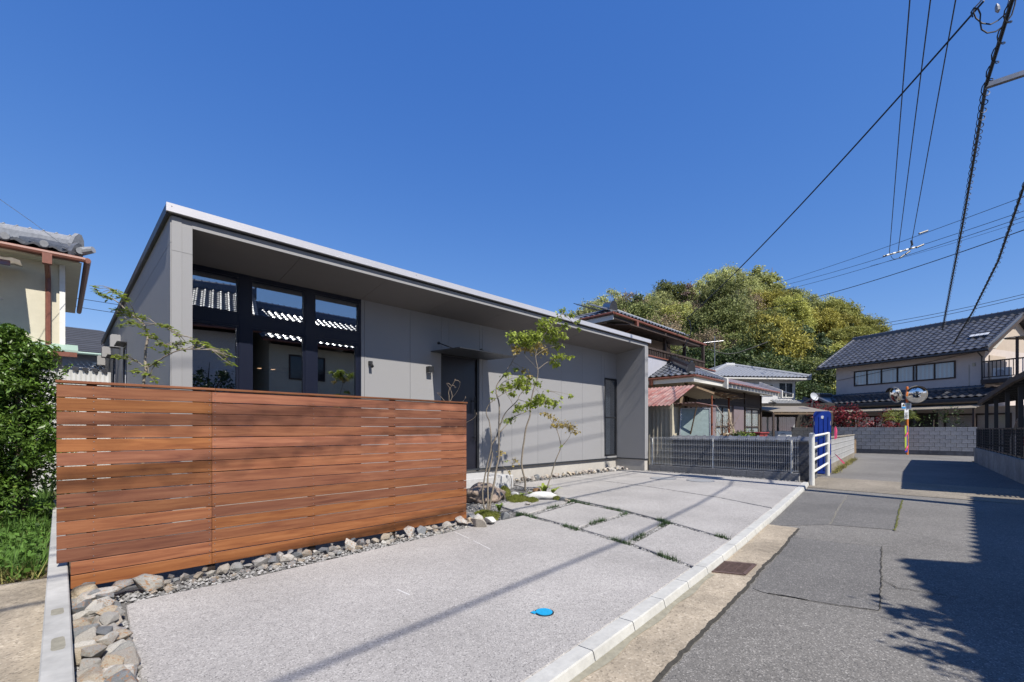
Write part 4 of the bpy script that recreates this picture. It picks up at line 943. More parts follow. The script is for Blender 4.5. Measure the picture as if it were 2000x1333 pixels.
for a, b in (((-.48, -.004, 0), (-.4, .116, 1.05)), ((.48, -.004, 0), (.5, .116, 1.05)), ((-.4, .116, 1.05), (.5, .116, 1.05)), ((-.48, -.004, 0), (.48, -.004, 0))): MB().beam(a, b, .035, .035).build('frame', 'aluminium', gp_)
wt = thing('work_bench', 'old wooden bench cluttered with garden odds and ends', 'bench', (16.2, 5.7, 0))
box('bench_top', (15.2, 5.4, .98), (17.0, 6.0, 1.04), 'old_wood', wt)
for x in (15.3, 15.85, 16.4, 16.9):
    for y in (5.45, 5.95): box('leg', (x-.025, y-.025, -.1), (x+.025, y+.025, .98), 'old_wood', wt)
for x in (15.45, 16.1, 16.65): box('slat', (x, 5.42, .3), (x+.03, 5.98, .8), 'white_paint', wt)
for k, (x, y, z, m_) in enumerate(((15.4, 5.6, 1.04, 'old_wood'), (15.9, 5.7, 1.04, 'shed_cream'), (16.4, 5.6, 1.04, 'bare_branch'), (16.75, 5.7, 1.04, 'old_wood'))):
    o = thing('driftwood', 'weathered lump of driftwood lying on the cluttered bench', 'driftwood', (x, y, z), rz=k*.9, group='driftwood on the bench')
    put('lump', bpy.data.meshes.new_from_object(bpy.data.objects.new('t', rock_mesh(300+k, 12))), None, o)
    l = o.children[0]; l.data.materials.clear(); l.data.materials.append(MATS[m_]); l.scale = (.22, .09, .08); l.location = (0, 0, .06)
for k in range(16):
    x = rng.uniform(15.2, 17.4); y = rng.uniform(5.4, 6.2); z = rng.uniform(1.0, 1.2); pts = [Vector((x, y, z))]
    for _ in range(4): pts.append(pts[-1]+Vector((rng.uniform(-.15, .15), rng.uniform(-.1, .1), rng.uniform(.05, .22))))
    tag(MB().tube(pts, [.014, .012, .01, .008, .004], 5).build('dry_stick', 'bare_branch'), 'thin dry stick sticking up from the cluttered bench', 'stick', 'dry sticks on the bench')
for k in range(5):
    x = 15.3+k*.42; o = thing('plant_pot', 'small potted plant in front of the cluttered bench', 'pot plant', (x, 5.2, .7), rz=0, group='pots before the bench')
    MB().tube([(0, 0, 0), (0, 0, .22)], [.08, .11], 10).build('pot', 'pot_green' if k % 2 else 'junk_red', o)
    put('foliage', leaves_mesh('pl', [(rng.gauss(0, .09), rng.gauss(0, .09), .3+abs(rng.gauss(0, .1))) for _ in range(90)], .09, .4, .4, k), 'leaf_shrub_new' if k % 2 else 'leaf_dark', o)
box_r = thing('red_bin', 'red plastic storage box behind the tile capped wall', 'box', (17.5, 5.2, 0))
MB().extr([(17.15, 5.0, -.1), (17.95, 5.0, -.1), (18.0, 5.0, 1.12), (17.1, 5.0, 1.12)], (0, .55, 0)).build('tub', 'junk_red', box_r); box('lid', (17.06, 4.96, 1.12), (18.04, 5.6, 1.17), 'junk_red', box_r, bevel=.01)
dp = thing('leaning_plank', 'pale bleached pole leaning by the rusty posts', 'pole', (18, 6, 0)); MB().tube([(17.6, 5.9, .9), (18.1, 6.3, 1.5), (18.4, 6.5, 2.05)], [.05, .04, .03], 7).build('shaft', 'bare_branch', dp)

# ================================================================== WHITE HOUSE FURTHER BACK
def at3(px, py, Z): return A(px, py, Z)
WH = thing('white_house', 'white two-storey house with grey tiled hip roof below the wooded hill', 'house', tuple(A(1480, 839, 35).xy)+(0,), rz=rad(-38))
# local: x along the front, facing -y
box('lower_wall', (-4.0, 0, -.2), (4.2, 7, 3.2), 'white_wall', WH); uwh = box('upper_wall', (-3.6, .3, 3.2), (3.4, 6.6, 5.1), 'white_wall', WH)
for (x0, x1, z0, z1) in ((-.9, 1.5, 3.9, 4.8), (1.95, 3.2, 3.75, 4.95)): window(WH, x0, x1, z0, z1, .24, 'white_paint', 'car_glass', fw=.06, mull=((x0+x1)/2,))
def hip_roof(par, x0, x1, y0, y1, z, h, m='tile', pu=.3, cap=0, sm='eave_white'):
    yc = (y0+y1)/2; rr = (y1-y0)/2; a = Vector((x0+rr, yc, z+h)); b = Vector((x1-rr, yc, z+h))
    c = [Vector((x0, y0, z)), Vector((x1, y0, z)), Vector((x1, y1, z)), Vector((x0, y1, z))]
    mb = MB(); mb.quad(c[0], c[1], b, a); mb.add([c[1], c[2], b], [(0, 1, 2)]); mb.quad(c[2], c[3], a, b); mb.add([c[3], c[0], a], [(0, 1, 2)]); mb.quad(c[3], c[2], c[1], c[0])
    ro = mb.build('roof', 'tile_dark', par)
    sl = math.hypot(rr, h)
    tiles(ro, c[0], (1, 0, 0), (0, rr, h), x1-x0, sl, pu, pu, m, mask=lambda u, v: v*rr/sl < u < (x1-x0)-v*rr/sl, cap=cap)
    tiles(ro, c[3], (0, -1, 0), (rr, 0, h), y1-y0, sl, pu, pu, m, mask=lambda u, v: v*rr/sl < u < (y1-y0)-v*rr/sl, cap=0)
    tiles(ro, c[1], (0, 1, 0), (-rr, 0, h), y1-y0, sl, pu, pu, m, mask=lambda u, v: v*rr/sl < u < (y1-y0)-v*rr/sl, cap=0)
    ridge(ro, a, b, .22, .3, m, end=False)
    for p, q in ((a, c[0]), (b, c[1]), (a, c[3]), (b, c[2])): ridge(ro, p+Vector((0, 0, .03)), p.lerp(q, .97)+Vector((0, 0, .03)), .18, .2, m, 'hip_ridge', end=True, bumps=False)
    MB().box((x0+.03, y0+.03, z-.14), (x1-.03, y1-.03, z-.01)).build('fascia', sm, par)
    return ro
hip_roof(WH, -4.4, 4.2, -.5, 7.3, 5.25, 1.35, 'tile_light', .3)
lr = MB().extr([(1.2, -1.6, 2.75), (5.2, -1.6, 2.75), (5.2, .2, 3.5), (1.2, .2, 3.5)], (0, 0, .04)).build('lower_roof', 'tile_dark', WH)
tiles(lr, (1.2, -1.6, 2.8), (1, 0, 0), (0, 1.8, .75), 4.0, 1.9, .3, .3, 'tile_light', cap=0)
ridge(lr, (3.9, .1, 3.6), (4.3, -1.5, 2.95), .2, .25, 'tile', 'hip_ridge')
# terrace with translucent roof
TE = thing('terrace', 'wooden terrace with corrugated clear roof beside the old house', 'terrace', tuple(A(1545, 839, 27).xy)+(0,), rz=rad(-45))
tr = MB().extr([(-1.9, -1.4, 2.25), (1.5, -1.4, 2.25), (1.5, 1.2, 2.7), (-1.9, 1.2, 2.7)], (0, 0, .02)).build('roof_sheet', 'polycarb', TE)
for i in range(8): MB().beam((-1.85+i*.47, -1.4, 2.22), (-1.85+i*.47, 1.2, 2.67), .05, .07).build('rafter', 'old_wood', TE)
for yy_ in (-1.38, -.1, 1.18): MB().beam((-1.9, yy_, 2.16+(yy_+1.38)*.175), (1.5, yy_, 2.16+(yy_+1.38)*.175), .06, .1).build('beam', 'old_wood', TE)
for x in (-1.85, .75, 1.45): box('post', (x-.045, -1.42, -.1), (x+.045, -1.33, 2.2), 'rust_pipe' if x == .75 else 'dark_wood', TE)
box('back_wall', (-1.9, 1.25, -.1), (3.5, 1.4, 2.9), 'junk_dark', TE)
window(TE, -1.2, 1.1, .5, 2.1, 1.18, 'dark_wood', 'window_glass_old', fw=.06, mull=(-.05,))
for i in range(16): box('curtain_fold', (-1.12+i*.135, 1.236+(i % 2)*.006, .57), (-1.0+i*.135, 1.245+(i % 2)*.003, 2.03), 'curtain', TE)
box('low_wall', (-1.9, -1.7, -.1), (2.6, -1.55, .75), 'old_wood', TE)
ac = thing('air_conditioner', 'pale outdoor air conditioner unit under the clear terrace roof', 'air conditioner', tuple(A(1530, 839, 26.5).xy)+(.55,), rz=rad(-45))
box('casing', (-.4, -.15, 0), (.4, .15, .6), 'white_paint', ac, bevel=.01); MB().disc((-.1, -.16, .3), .2, .008, 20, 'y').build('fan_grille', 'galvanised', ac)
ds = thing('satellite_dish', 'small grey round satellite dish by the tiled roof corner', 'satellite dish', A(1589, 777, 27)-Vector((0, 0, .3)))
c = A(1589, 776, 26.8); nrm = Vector((-.55, -.75, .35)).normalized()
dm = MB(); u_ = nrm.orthogonal().normalized(); v_ = nrm.cross(u_); rings = [[c+nrm*(.07*k*k/9)+(u_*math.cos(t)+v_*math.sin(t))*(.25*k/3) for t in [2*math.pi*i/20 for i in range(20)]] for k in (1, 2, 3)]
for a_, b_ in zip(rings, rings[1:]):
    for i in range(20): dm.quad(a_[i], a_[(i+1) % 20], b_[(i+1) % 20], b_[i])
dm.add(rings[0], [tuple(range(20))]); dm.build('dish', 'dish_grey', ds, smooth=True)
MB().tube([c-nrm*.02, c-nrm*.15-Vector((0, 0, .5))], .03, 6).build('mount', 'galvanised', ds); MB().tube([c-Vector((0, 0, .3)), c+nrm*.45], .015, 5).build('arm', 'galvanised', ds)

# ================================================================== HOUSE ACROSS THE LANE END (right)
RH = thing('tiled_house', 'two-storey beige house with long dark tiled gable roof beyond the lane', 'house', (41.26, 6.82, 0), rz=rad(-112.6))
uwr = box('upper_wall', (0, 0, 2.6), (8.3, 7, 6.0), 'beige_wall', RH)
MB().extr([(8.3, 0, 6.0), (8.3, 7, 6.0), (8.3, 3.5, 8.05)], (-.12, 0, 0)).build('gable_wall', 'peach_wall', RH); MB().extr([(0, 0, 6.0), (0, 7, 6.0), (0, 3.5, 8.05)], (.12, 0, 0)).build('gable_wall', 'peach_wall', RH)
box('lower_wall', (-.6, .05, -.2), (11.2, 7.5, 2.6), 'beige_wall', RH)
eo = Vector((-.9, -.85, 5.86)); V_ = Vector((0, 4.35, 2.45)); sl = V_.length
rf2 = MB().extr([(-.9, -.85, 5.8), (8.75, -.85, 5.8), (8.75, 3.5, 8.25), (-.9, 3.5, 8.25)], (0, 0, .06)).extr([(-.9, 3.5, 8.25), (8.75, 3.5, 8.25), (8.75, 7.85, 5.8), (-.9, 7.85, 5.8)], (0, 0, .06)).build('roof', 'tile_dark', RH)
tiles(rf2, eo, (1, 0, 0), V_, 9.65, sl, .36, .42, 'tile_dark', cap=300)
ridge(rf2, (-.9, 3.5, 8.28), (8.8, 3.5, 8.28), .24, .32, 'tile_dark')
ridge(rf2, (8.66, 3.4, 8.25), (8.66, -.8, 5.92), .2, .12, 'tile_dark', 'verge_tiles', end=False); ridge(rf2, (-.82, 3.4, 8.3), (-.82, -.8, 5.92), .2, .12, 'tile_dark', 'verge_tiles', end=False)
MB().beam((8.74, -.8, 5.74), (8.74, 3.5, 8.15), .05, .18).build('bargeboard', 'dark_wood', RH); MB().beam((8.74, 7.8, 5.74), (8.74, 3.5, 8.15), .05, .18).build('bargeboard', 'dark_wood', RH)
MB().extr([(-.85, -.8, 5.76), (8.7, -.8, 5.76), (8.7, .02, 6.0), (-.85, .02, 6.0)], (0, 0, .03)).build('eave_soffit', 'beige_wall', RH)
MB().extr([(8.31, 0.1, 5.9), (8.71, .1, 5.9), (8.71, 3.4, 8.1), (8.31, 3.4, 8.1)], (0, 0, .03)).build('verge_soffit', 'eave_white', RH)
MB().tube([(-.9, -.9, 5.78), (8.8, -.9, 5.76)], .06, 8).build('gutter', 'black_metal', RH); MB().tube([(8.3, -.85, 5.75), (8.2, -.1, 5.5), (8.2, -.06, 3.2)], .04, 6).build('downpipe', 'black_metal', RH)
sp = MB().extr([Vector((7.3, .6, 6.82)), Vector((8.2, .6, 6.82)), Vector((8.2, .9, 6.99)), Vector((7.3, .9, 6.99))], (0, 0, .03)).build('roof_panel', 'black_metal', RH)
for k in range(4): MB().extr([Vector((7.33+k*.22, .62, 6.865)), Vector((7.52+k*.22, .62, 6.865)), Vector((7.52+k*.22, .88, 7.012)), Vector((7.33+k*.22, .88, 7.012))], (0, 0, .012)).build('panel_cell', 'solar_white', sp)
wr = window(RH, 1.25, 6.98, 4.38, 5.46, -.05, 'dark_wood', 'window_glass_old', fw=.08, mull=(2.1, 3.0, 3.95, 4.85, 5.0, 5.95))
xc = 1.33
while xc < 6.85:
    if not (3.02 < xc < 3.45): box('curtain_fold', (xc, .004-.008*(int(xc*9) % 2), 4.47), (xc+.095, .011, 5.37), 'curtain', wr)
    xc += .11
box('meter_box', (7.75, -.05, 5.0), (7.88, 0, 5.2), 'shed_cream', RH); MB().tube([(7.6, -.02, 5.1), (7.6, -.02, 3.4)], .012, 5).build('conduit', 'shed_cream', RH)
MB().tube([(.1, -.08, 4.9), (4, -.06, 5.35), (8.2, -.06, 5.85)], .012, 5).build('facade_cable', 'wire', RH)
# lower pent roof with end gables
lo = MB().extr([(-1.4, -1.75, 3.0), (10.6, -1.75, 3.0), (10.6, .02, 3.62), (-1.4, .02, 3.62)], (0, 0, .05)).build('lower_roof', 'tile_dark', RH)
tiles(lo, (-1.4, -1.75, 3.06), (1, 0, 0), (0, 1.77, .62), 12.0, 1.87, .36, .42, 'tile_dark', cap=140)
ridge(lo, (-1.3, -.04, 3.68), (8.3, -.04, 3.68), .16, .18, 'tile_dark', end=False)
for xg in (-1.3, 9.2):
    g_ = MB().extr([(xg-.1, -1.9, 3.25), (xg+.9, -1.9, 3.75), (xg+1.9, -1.9, 3.25), (xg+1.9, -1.9, 3.1), (xg+.9, -1.9, 3.6), (xg-.1, -1.9, 3.1)], (0, 2.0, 0)).build('porch_gable', 'tile_dark', RH)
    ridge(g_, (xg+.9, .1, 3.76), (xg+.9, -1.95, 3.76), .2, .22, 'tile_dark')
MB().extr([(-1.3, -2.6, 2.42), (8.9, -2.6, 2.42), (8.9, -1.0, 2.75), (-1.3, -1.0, 2.75)], (0, 0, .04)).build('porch_roof', 'rough_concrete', RH)
for x in (-1.2, 2.6, 6.1, 8.8): box('porch_post', (x-.05, -2.5, -.1), (x+.05, -2.4, 2.45), 'dark_wood', RH)
box('fascia', (-1.35, -1.8, 2.85), (10.6, -1.72, 3.02), 'black_metal', RH)
window(RH, 6.4, 9.4, .3, 2.2, -.02, 'dark_wood', 'window_glass_old', fw=.09, mull=(7.9,)); window(RH, 1.2, 4.0, .3, 2.2, -.02, 'dark_wood', 'window_glass_old', fw=.09, mull=(2.6,))
box('door_recess_shade', (4.6, -.03, -.1), (6.1, .04, 2.3), 'junk_dark', RH)  # dark slab on the wall, coloured to look like a recess in shade
# balcony on the gable side
bl = box('balcony_deck', (8.32, -.55, 3.9), (11.6, 2.6, 4.12), 'dark_wood', RH)
for (a, b) in (((8.35, -.5), (11.55, -.5)), ((11.55, -.5), (11.55, 2.5))):
    MB().beam(a+(5.15,), b+(5.15,), .07, .07).build('balcony_rail', 'dark_wood', bl); MB().beam(a+(4.25,), b+(4.25,), .05, .05).build('balcony_rail', 'dark_wood', bl)
for i in range(20): box('baluster', (10.0+i*.078, -.52, 4.25), (10.04+i*.078, -.49, 5.12), 'galvanised', bl)
for i in range(9): box('baluster', (8.45+i*.17, -.52, 4.25), (8.48+i*.17, -.49, 5.12), 'dark_wood', bl)
for i in range(12): box('baluster', (11.53, -.4+i*.24, 4.25), (11.56, -.37+i*.24, 5.12), 'galvanised', bl)
for (x, y) in ((9.8, -.5), (11.55, -.5), (11.55, 2.5)): box('balcony_post', (x-.05, y-.05, -.1), (x+.05, y+.05, 6.35), 'dark_wood', bl)
MB().extr([(9.3, -.7, 6.3), (12.0, -.7, 6.3), (12.0, 2.8, 6.55), (9.3, 2.8, 6.55)], (0, 0, .04)).build('balcony_roof', 'polycarb', bl)
for i in range(6): MB().beam((9.4+i*.5, -.7, 6.27), (9.4+i*.5, 2.8, 6.52), .05, .06).build('roof_rib', 'dark_wood', bl)
acr = box('air_conditioner', (8.7, -.3, 4.14), (9.4, .05, 4.75), 'white_paint', bl); MB().disc((9.05, -.31, 4.45), .2, .01, 18, 'y').build('fan_grille', 'galvanised', acr)
box('balcony_door', (8.31, .4, 4.15), (8.36, 2.2, 5.6), 'peach_wall', bl)
for k in range(4):
    tag(MB().box((0, 0, 0), (.3, .03, .4)).build('laundry', ['blue_rust', 'white_paint', 'cover_blue', 'shed_cream'][k]), ['blue towel', 'white towel', 'bright blue cloth', 'cream cloth'][k]+' hanging to dry on the upstairs balcony', 'laundry')
    o = bpy.data.objects['laundry' if k == 0 else 'laundry.%03d' % k]; o.matrix_world = Matrix.Translation((41.26, 6.82, 0))@Matrix.Rotation(rad(-112.6), 4, 'Z')@Matrix.Translation((10.4+k*.33, .4, 5.3))

# ================================================================== LEFT NEIGHBOURS
LH = thing('cream_house', 'cream plastered two-storey house with grey tiled eave and red-brown gutter', 'house', (-4, 18, 0))
box('wall', (-9, 15.5, -.1), (.05, 21, 5.42), 'cream_wall', LH)
box('corner_post', (.0, 15.46, 3.1), (.1, 15.6, 5.3), 'white_paint', LH)
hr = hip_roof(LH, -9.6, .34, 15.0, 21.7, 5.42, 1.15, 'tile', .3, cap=160, sm='copper_brown')
MB().extr([(-9.5, 15.05, 5.28), (.38, 15.05, 5.28), (.38, 21.6, 5.28), (-9.5, 21.6, 5.28)], (0, 0, -.03)).build('soffit', 'cream_wall', LH)
MB().tube([(-9.6, 14.94, 5.36), (.44, 14.94, 5.33)], .065, 8).build('gutter', 'copper_brown', LH); MB().tube([(.48, 14.94, 5.33), (.48, 21.7, 5.33)], .065, 8).build('gutter', 'copper_brown', LH)
for i in range(16): MB().tube([(.4-i*.6-.05, 14.92, 5.53), (.4-i*.6-.05, 15.16, 5.6)], .075, 10).build('eave_end_tile', 'tile_light', hr)
MB().tube([(.38, 15.02, 5.55), (.58, 14.86, 5.6)], [.1, .075], 10).build('corner_tile', 'tile_light', hr); ridge(hr, (-2.0, 17.2, 6.2), (.25, 15.2, 5.68), .2, .24, 'tile_light', 'hip_ridge')
MB().box((-.28, 14.88, 5.08), (-.12, 15.02, 5.34)).tube([(-.2, 14.95, 5.12), (-.19, 15.38, 4.85), (-.19, 15.4, .0)], .05, 8).build('downpipe', 'copper_brown', LH)
MB().extr([(-9.2, 15.5, 3.3), (.32, 15.5, 3.3), (.32, 15.1, 3.12), (-9.2, 15.1, 3.12)], (0, 0, .04)).build('pent_roof', 'green_trim', LH); box('pent_fascia', (-9.2, 15.08, 3.0), (.3, 15.12, 3.11), 'copper_brown', LH)
window(LH, -3.6, -1.3, 3.9, 5.0, 15.43, 'aluminium', 'window_glass_old', fw=.06, mull=(-2.45,))
fr_ = thing('drying_frame', 'rusty blue steel clothes drying frame on the cream house', 'frame', (-1.8, 14.8, 3.3))
for x in (-1.05, -3.6):
    MB().beam((x, 14.55, 3.3), (x, 14.55, 4.85), .08, .08).build('post', 'blue_rust', fr_)
MB().beam((-4, 14.55, 4.85), (-.75, 14.55, 4.85), .07, .1).build('beam', 'blue_rust', fr_); MB().beam((-4, 14.55, 3.55), (-.95, 14.55, 3.55), .06, .08).build('rail', 'blue_rust', fr_)
corr(MB(), (-4.1, 14.35, 4.9), (3.5, 0, 0), (0, 1.0, .1), 30, .03, (0, 0, 1)).build('roof_sheet', 'polycarb', fr_)
for x in (-1.5, -1.1): MB().tube([(x-.25, 14.5, 4.05), (x, 14.5, 4.15), (x+.25, 14.5, 4.05), (x-.25, 14.5, 4.05)], .008, 4).build('hanger', 'galvanised', fr_)
cf = thing('corrugated_fence', 'white corrugated sheet fence with wavy top behind the wooden fence', 'fence', (-2, 13.3, 0))
corr(MB(), (-6, 13.3, -.1), (6.8, 0, 0), (0, 0, 2.62), 180, .03, (0, -1, 0)).build('sheet', 'white_corrugated', cf)
for i in range(45): MB().tube([(-5.95+i*.151, 13.24, 2.54), (-5.95+i*.151, 13.4, 2.56)], .05, 8).build('top_cap', 'junk_dark' if i % 1 else 'tile_dark', cf)
BH = thing('slate_house', 'grey house with dark slate hip roof far behind the cream house', 'house', (1, 30, 0))
box('wall', (-4, 27, -.1), (4.2, 33, 4.6), 'pattern_wall', BH)
mb = MB(); a, b = Vector((-1.2, 30, 6.1)), Vector((1.4, 30, 6.1)); c = [Vector((-4.5, 26.5, 4.55)), Vector((4.7, 26.5, 4.55)), Vector((4.7, 33.5, 4.55)), Vector((-4.5, 33.5, 4.55))]
mb.quad(c[0], c[1], b, a); mb.add([c[1], c[2], b], [(0, 1, 2)]); mb.quad(c[2], c[3], a, b); mb.add([c[3], c[0], a], [(0, 1, 2)]); mb.quad(c[3], c[2], c[1], c[0]); sr = mb.build('roof', 'slate', BH)
for j in range(13):
    t0, t1 = j/13, (j+1.15)/13
    MB().extr([c[0].lerp(a, t0)+Vector((0, -.01, .03)), c[1].lerp(b, t0)+Vector((0, -.01, .03)), c[1].lerp(b, min(1, t1))+Vector((0, 0, .01)), c[0].lerp(a, min(1, t1))+Vector((0, 0, .01))], (0, 0, .012)).build('slate_course', 'slate', sr)
MB().tube([(-4.5, 26.45, 4.5), (4.7, 26.45, 4.5)], .06, 6).build('gutter', 'green_trim', BH)
window(BH, 1.0, 2.1, 3.0, 4.2, 26.93, 'white_paint', 'car_glass', fw=.07, mull=(1.55,))
lt = MB()
for i in range(-4, 9): lt.beam((1.0+i*.18, 26.9, 3.0), (1.0+i*.18+.9, 26.9, 4.2), .015, .015); lt.beam((1.0+i*.18, 26.9, 4.2), (1.0+i*.18+.9, 26.9, 3.0), .015, .015)
lt2 = lt.mesh('lattice'); put('lattice', lt2, 'aluminium', BH)

# ================================================================== CARPORT, CAR
def Pw(x): return -.28-.072*(26.7-x)
t_cw = thing('carport_wall', 'low concrete block wall with black railing beside the carport', 'wall', (20, -.8, 0))
x = 13.2
while x < 26.6:
    x1 = min(x+.92, 26.75)
    MB().prism([(x+.005, Pw(x)), (x1-.005, Pw(x1)), (x1-.005, Pw(x1)-.15), (x+.005, Pw(x)-.15)], -.12, .515).build('block', 'carport_block', t_cw); x = x1
dv = Vector((1, .072, 0)).normalized()
x = 13.2
while x < 26.7:
    p = Vector((x, Pw(x)-.07, .51)); MB().beam(p, p+Vector((0, 0, .79)), .04, .04).build('rail_post', 'black_metal', t_cw); x += .67
for z in (.56, .65, .74, .83, .92, 1.01, 1.10, 1.19, 1.29):
    MB().beam((13.2, Pw(13.2)-.07, z), (26.7, Pw(26.7)-.07, z), .02, .045 if z > 1.25 or z < .6 else .016).build('rail', 'black_metal', t_cw)
for k in range(50):
    x = 13.3+k*.27; tb = Vector((x, Pw(x)-.055, .58)); MB().beam(tb, tb+Vector((0, 0, .68)), .014, .014).build('baluster', 'black_metal', t_cw)
CP = thing('carport', 'dark metal carport with sloping ribbed roof and slim posts', 'carport', (22, -2.5, 0))
P0, P1_, = Vector((26.4, -.42, 2.32)), Vector((18.6, -.95, 2.62))
MB().extr([P0, P1_, P1_+Vector((.2, -3.1, .5)), P0+Vector((.2, -3.1, .5))], (0, 0, .05)).build('roof', 'black_metal', CP)
MB().extr([P1_, P1_+Vector((-5.5, -.4, .04)), P1_+Vector((-5.3, -3.5, .54)), P1_+Vector((.2, -3.1, .5))], (0, 0, .05)).build('roof', 'black_metal', CP)
MB().beam(P0, P1_, .1, .14).build('edge_beam', 'dark_wood', CP); MB().beam(P1_, P1_+Vector((-5.5, -.4, .04)), .1, .14).build('edge_beam', 'dark_wood', CP)
for i in range(9):
    p = P0.lerp(P1_, i/8); MB().beam(p-Vector((0, 0, .05)), p+Vector((.2, -3.1, .45)), .06, .08).build('rafter', 'black_metal', CP)
for x in (25.6, 23.2, 20.9, 18.8, 15.5):
    MB().beam((x, Pw(x)-.25, -.1), (x, Pw(x)-.25, 2.45), .1, .1).build('post', 'black_metal', CP)
CAR = thing('parked_van', 'silver compact van parked under the dark carport', 'car', (24.9, -2.2, -.07))
prof = [(23.1, .28), (23.05, .75), (23.2, 1.0), (23.5, 1.6), (23.8, 1.72), (25.9, 1.72), (26.3, 1.05), (26.9, .9), (27.0, .3)]
body = MB(); yL, yR = -1.28, -2.85
sec = [(yL, .0, 0), (yL, .06, 1)]
def vprof(y, k): return [(px_+(25-px_)*k*.03, y+(0 if z < 1.05 else (z-1.05)*.22*(1 if y < -2 else -1)), z) for px_, z in prof]
L_ = vprof(yL, 0); R_ = vprof(yR, 0); n = len(prof)
body.add(L_+R_, [tuple(range(n)), tuple(reversed(range(n, 2*n)))]+[(i, n+i, n+(i+1) % n, (i+1) % n) for i in range(n)])
bo = body.mesh('body', bevel=.04); bo.materials.append(MATS['car_silver']); put('body', bo, None, CAR)
for nm, pts in (('side_window', [(23.62, 1.08), (23.72, 1.56), (24.7, 1.6), (24.7, 1.08)]), ('side_window', [(24.8, 1.08), (24.8, 1.6), (25.8, 1.58), (26.1, 1.08)])):
    MB().extr([(a, yL+.008-(z-1.05)*.22, z) for a, z in pts], (0, -.01, 0)).build(nm, 'car_glass', CAR)
MB().extr([(23.17, -1.5, 1.06), (23.17, -2.65, 1.06), (23.4, -2.6, 1.52), (23.4, -1.55, 1.52)], (-.03, 0, .01)).build('rear_window', 'car_glass', CAR)
for y in (-1.36, -2.78): box('tail_lamp', (23.0, y-.06, .72), (23.16, y+.06, 1.05), 'lamp_red', CAR)
for x in (23.85, 26.2):
    for y in (-1.34, -2.72):
        wh = MB().tube([(x, y, .25), (x, y-.18, .25)], .31, 20).build('wheel', 'rubber', CAR); MB().tube([(x, y+.006, .25), (x, y-.02, .25)], .2, 16).build('rim', 'aluminium', wh)

# ================================================================== TRAFFIC MIRROR
TM = thing('traffic_mirror', 'orange pole with two round convex traffic mirrors and white notice plates', 'traffic mirror', (31.75, 2.15, 0))
mp_ = Vector((31.75, 2.15, 0))
MB().tube([mp_+Vector((0, 0, -.1)), mp_+Vector((0, 0, 3.5)), mp_+Vector((0, 0, 3.53))], [.055, .055, .03], 12).build('pole', 'orange_paint', TM)
def mirror(c, nrm, r):
    nrm = Vector(nrm).normalized(); u = nrm.cross(Vector((0, 0, 1))).normalized(); v = u.cross(nrm); N_ = 28
    rings = [[c+nrm*(.1*(1-(k/5)**2))+(u*math.cos(t)+v*math.sin(t))*r*k/5 for t in [2*math.pi*i/N_ for i in range(N_)]] for k in range(1, 6)]
    m = MB(); m.add(rings[0]+[c+nrm*.1], [(i, (i+1) % N_, N_) for i in range(N_)])
    for a_, b_ in zip(rings, rings[1:]):
        for i in range(N_): m.quad(a_[i], b_[i], b_[(i+1) % N_], a_[(i+1) % N_])
    g = m.build('mirror_face', 'mirror', TM, smooth=True)
    rm_ = MB(); pts = [c+(u*math.cos(t)+v*math.sin(t))*r for t in [2*math.pi*i/N_ for i in range(N_+1)]]; rm_.tube(pts, .022, 6, cap=False); rm_.build('rim', 'shed_cream', g)
    bk = [[c-nrm*.1+(u*math.cos(t)+v*math.sin(t))*r*.5 for t in [2*math.pi*i/N_ for i in range(N_)]], [c+(u*math.cos(t)+v*math.sin(t))*r for t in [2*math.pi*i/N_ for i in range(N_)]]]
    b2 = MB(); b2.add(bk[0], [tuple(range(N_))])
    for i in range(N_): b2.quad(bk[0][i], bk[0][(i+1) % N_], bk[1][(i+1) % N_], bk[1][i])
    b2.build('back_shell', 'orange_paint', g)
    hd = MB()
    for i in range(N_//2):
        t0, t1 = math.pi*i/(N_/2), math.pi*(i+1)/(N_/2)
        if .12 < (t0+t1)/2/math.pi < .88:
            e = [u*math.cos(t)+v*math.sin(t) for t in (t0, t1)]; hd.quad(c+e[0]*r*1.03, c+e[1]*r*1.03, c+e[1]*r*1.06+nrm*.2, c+e[0]*r*1.06+nrm*.2)
    hd.build('hood', 'black_metal', g)
    MB().tube([c-nrm*.1, Vector((mp_.x, mp_.y, c.z))], .025, 6).build('bracket', 'galvanised', g)
mirror(A(1790, 771, 23.6), (-.97, -.22, -.12), .43); mirror(A(1749, 772, 23.7), (-.62, .75, -.18), .40)
sg = Vector((-1, -1, 0)).normalized(); ux = Vector((1, -1, 0)).normalized()     # plates face the camera corner of the lane
def plate(name, px0, px1, py0, py1, par, m='sign_white', off=0.0, Z=23.85):
    a, b = A(px0, py1, Z-off), A(px1, py0, Z-off)
    return MB().extr([(a.x, a.y, a.z), (b.x, b.y, a.z), (b.x, b.y, b.z), (a.x, a.y, b.z)], -sg*.012).build(name, m, par)
s1 = plate('notice_plate', 1761, 1780, 787.6, 799.4, TM); s2 = plate('warning_plate', 1766.6, 1774.8, 800, 819, TM)
plate('blue_print', 1762, 1769, 795, 798.4, s1, 'sign_blue', .014); plate('green_print', 1771, 1777.5, 788.8, 790.6, s1, 'sign_green', .014)
tA = [A(*p, 23.835) for p in ((1762.5, 793.3), (1765.3, 789.0), (1768, 793.3))]; MB().extr(tA, -sg*.004).build('peak_print', 'sign_ink', s1)
tA = [A(*p, 23.83) for p in ((1765.4, 793.2), (1766.6, 791.4), (1767.9, 793.2))]; MB().extr(tA, -sg*.004).build('peak_print', 'sign_yellow', s1)
for k in range(4): plate('text_line', 1771, 1777.6-(k % 2), 792+k*1.7, 792.5+k*1.7, s1, 'sign_ink', .014)
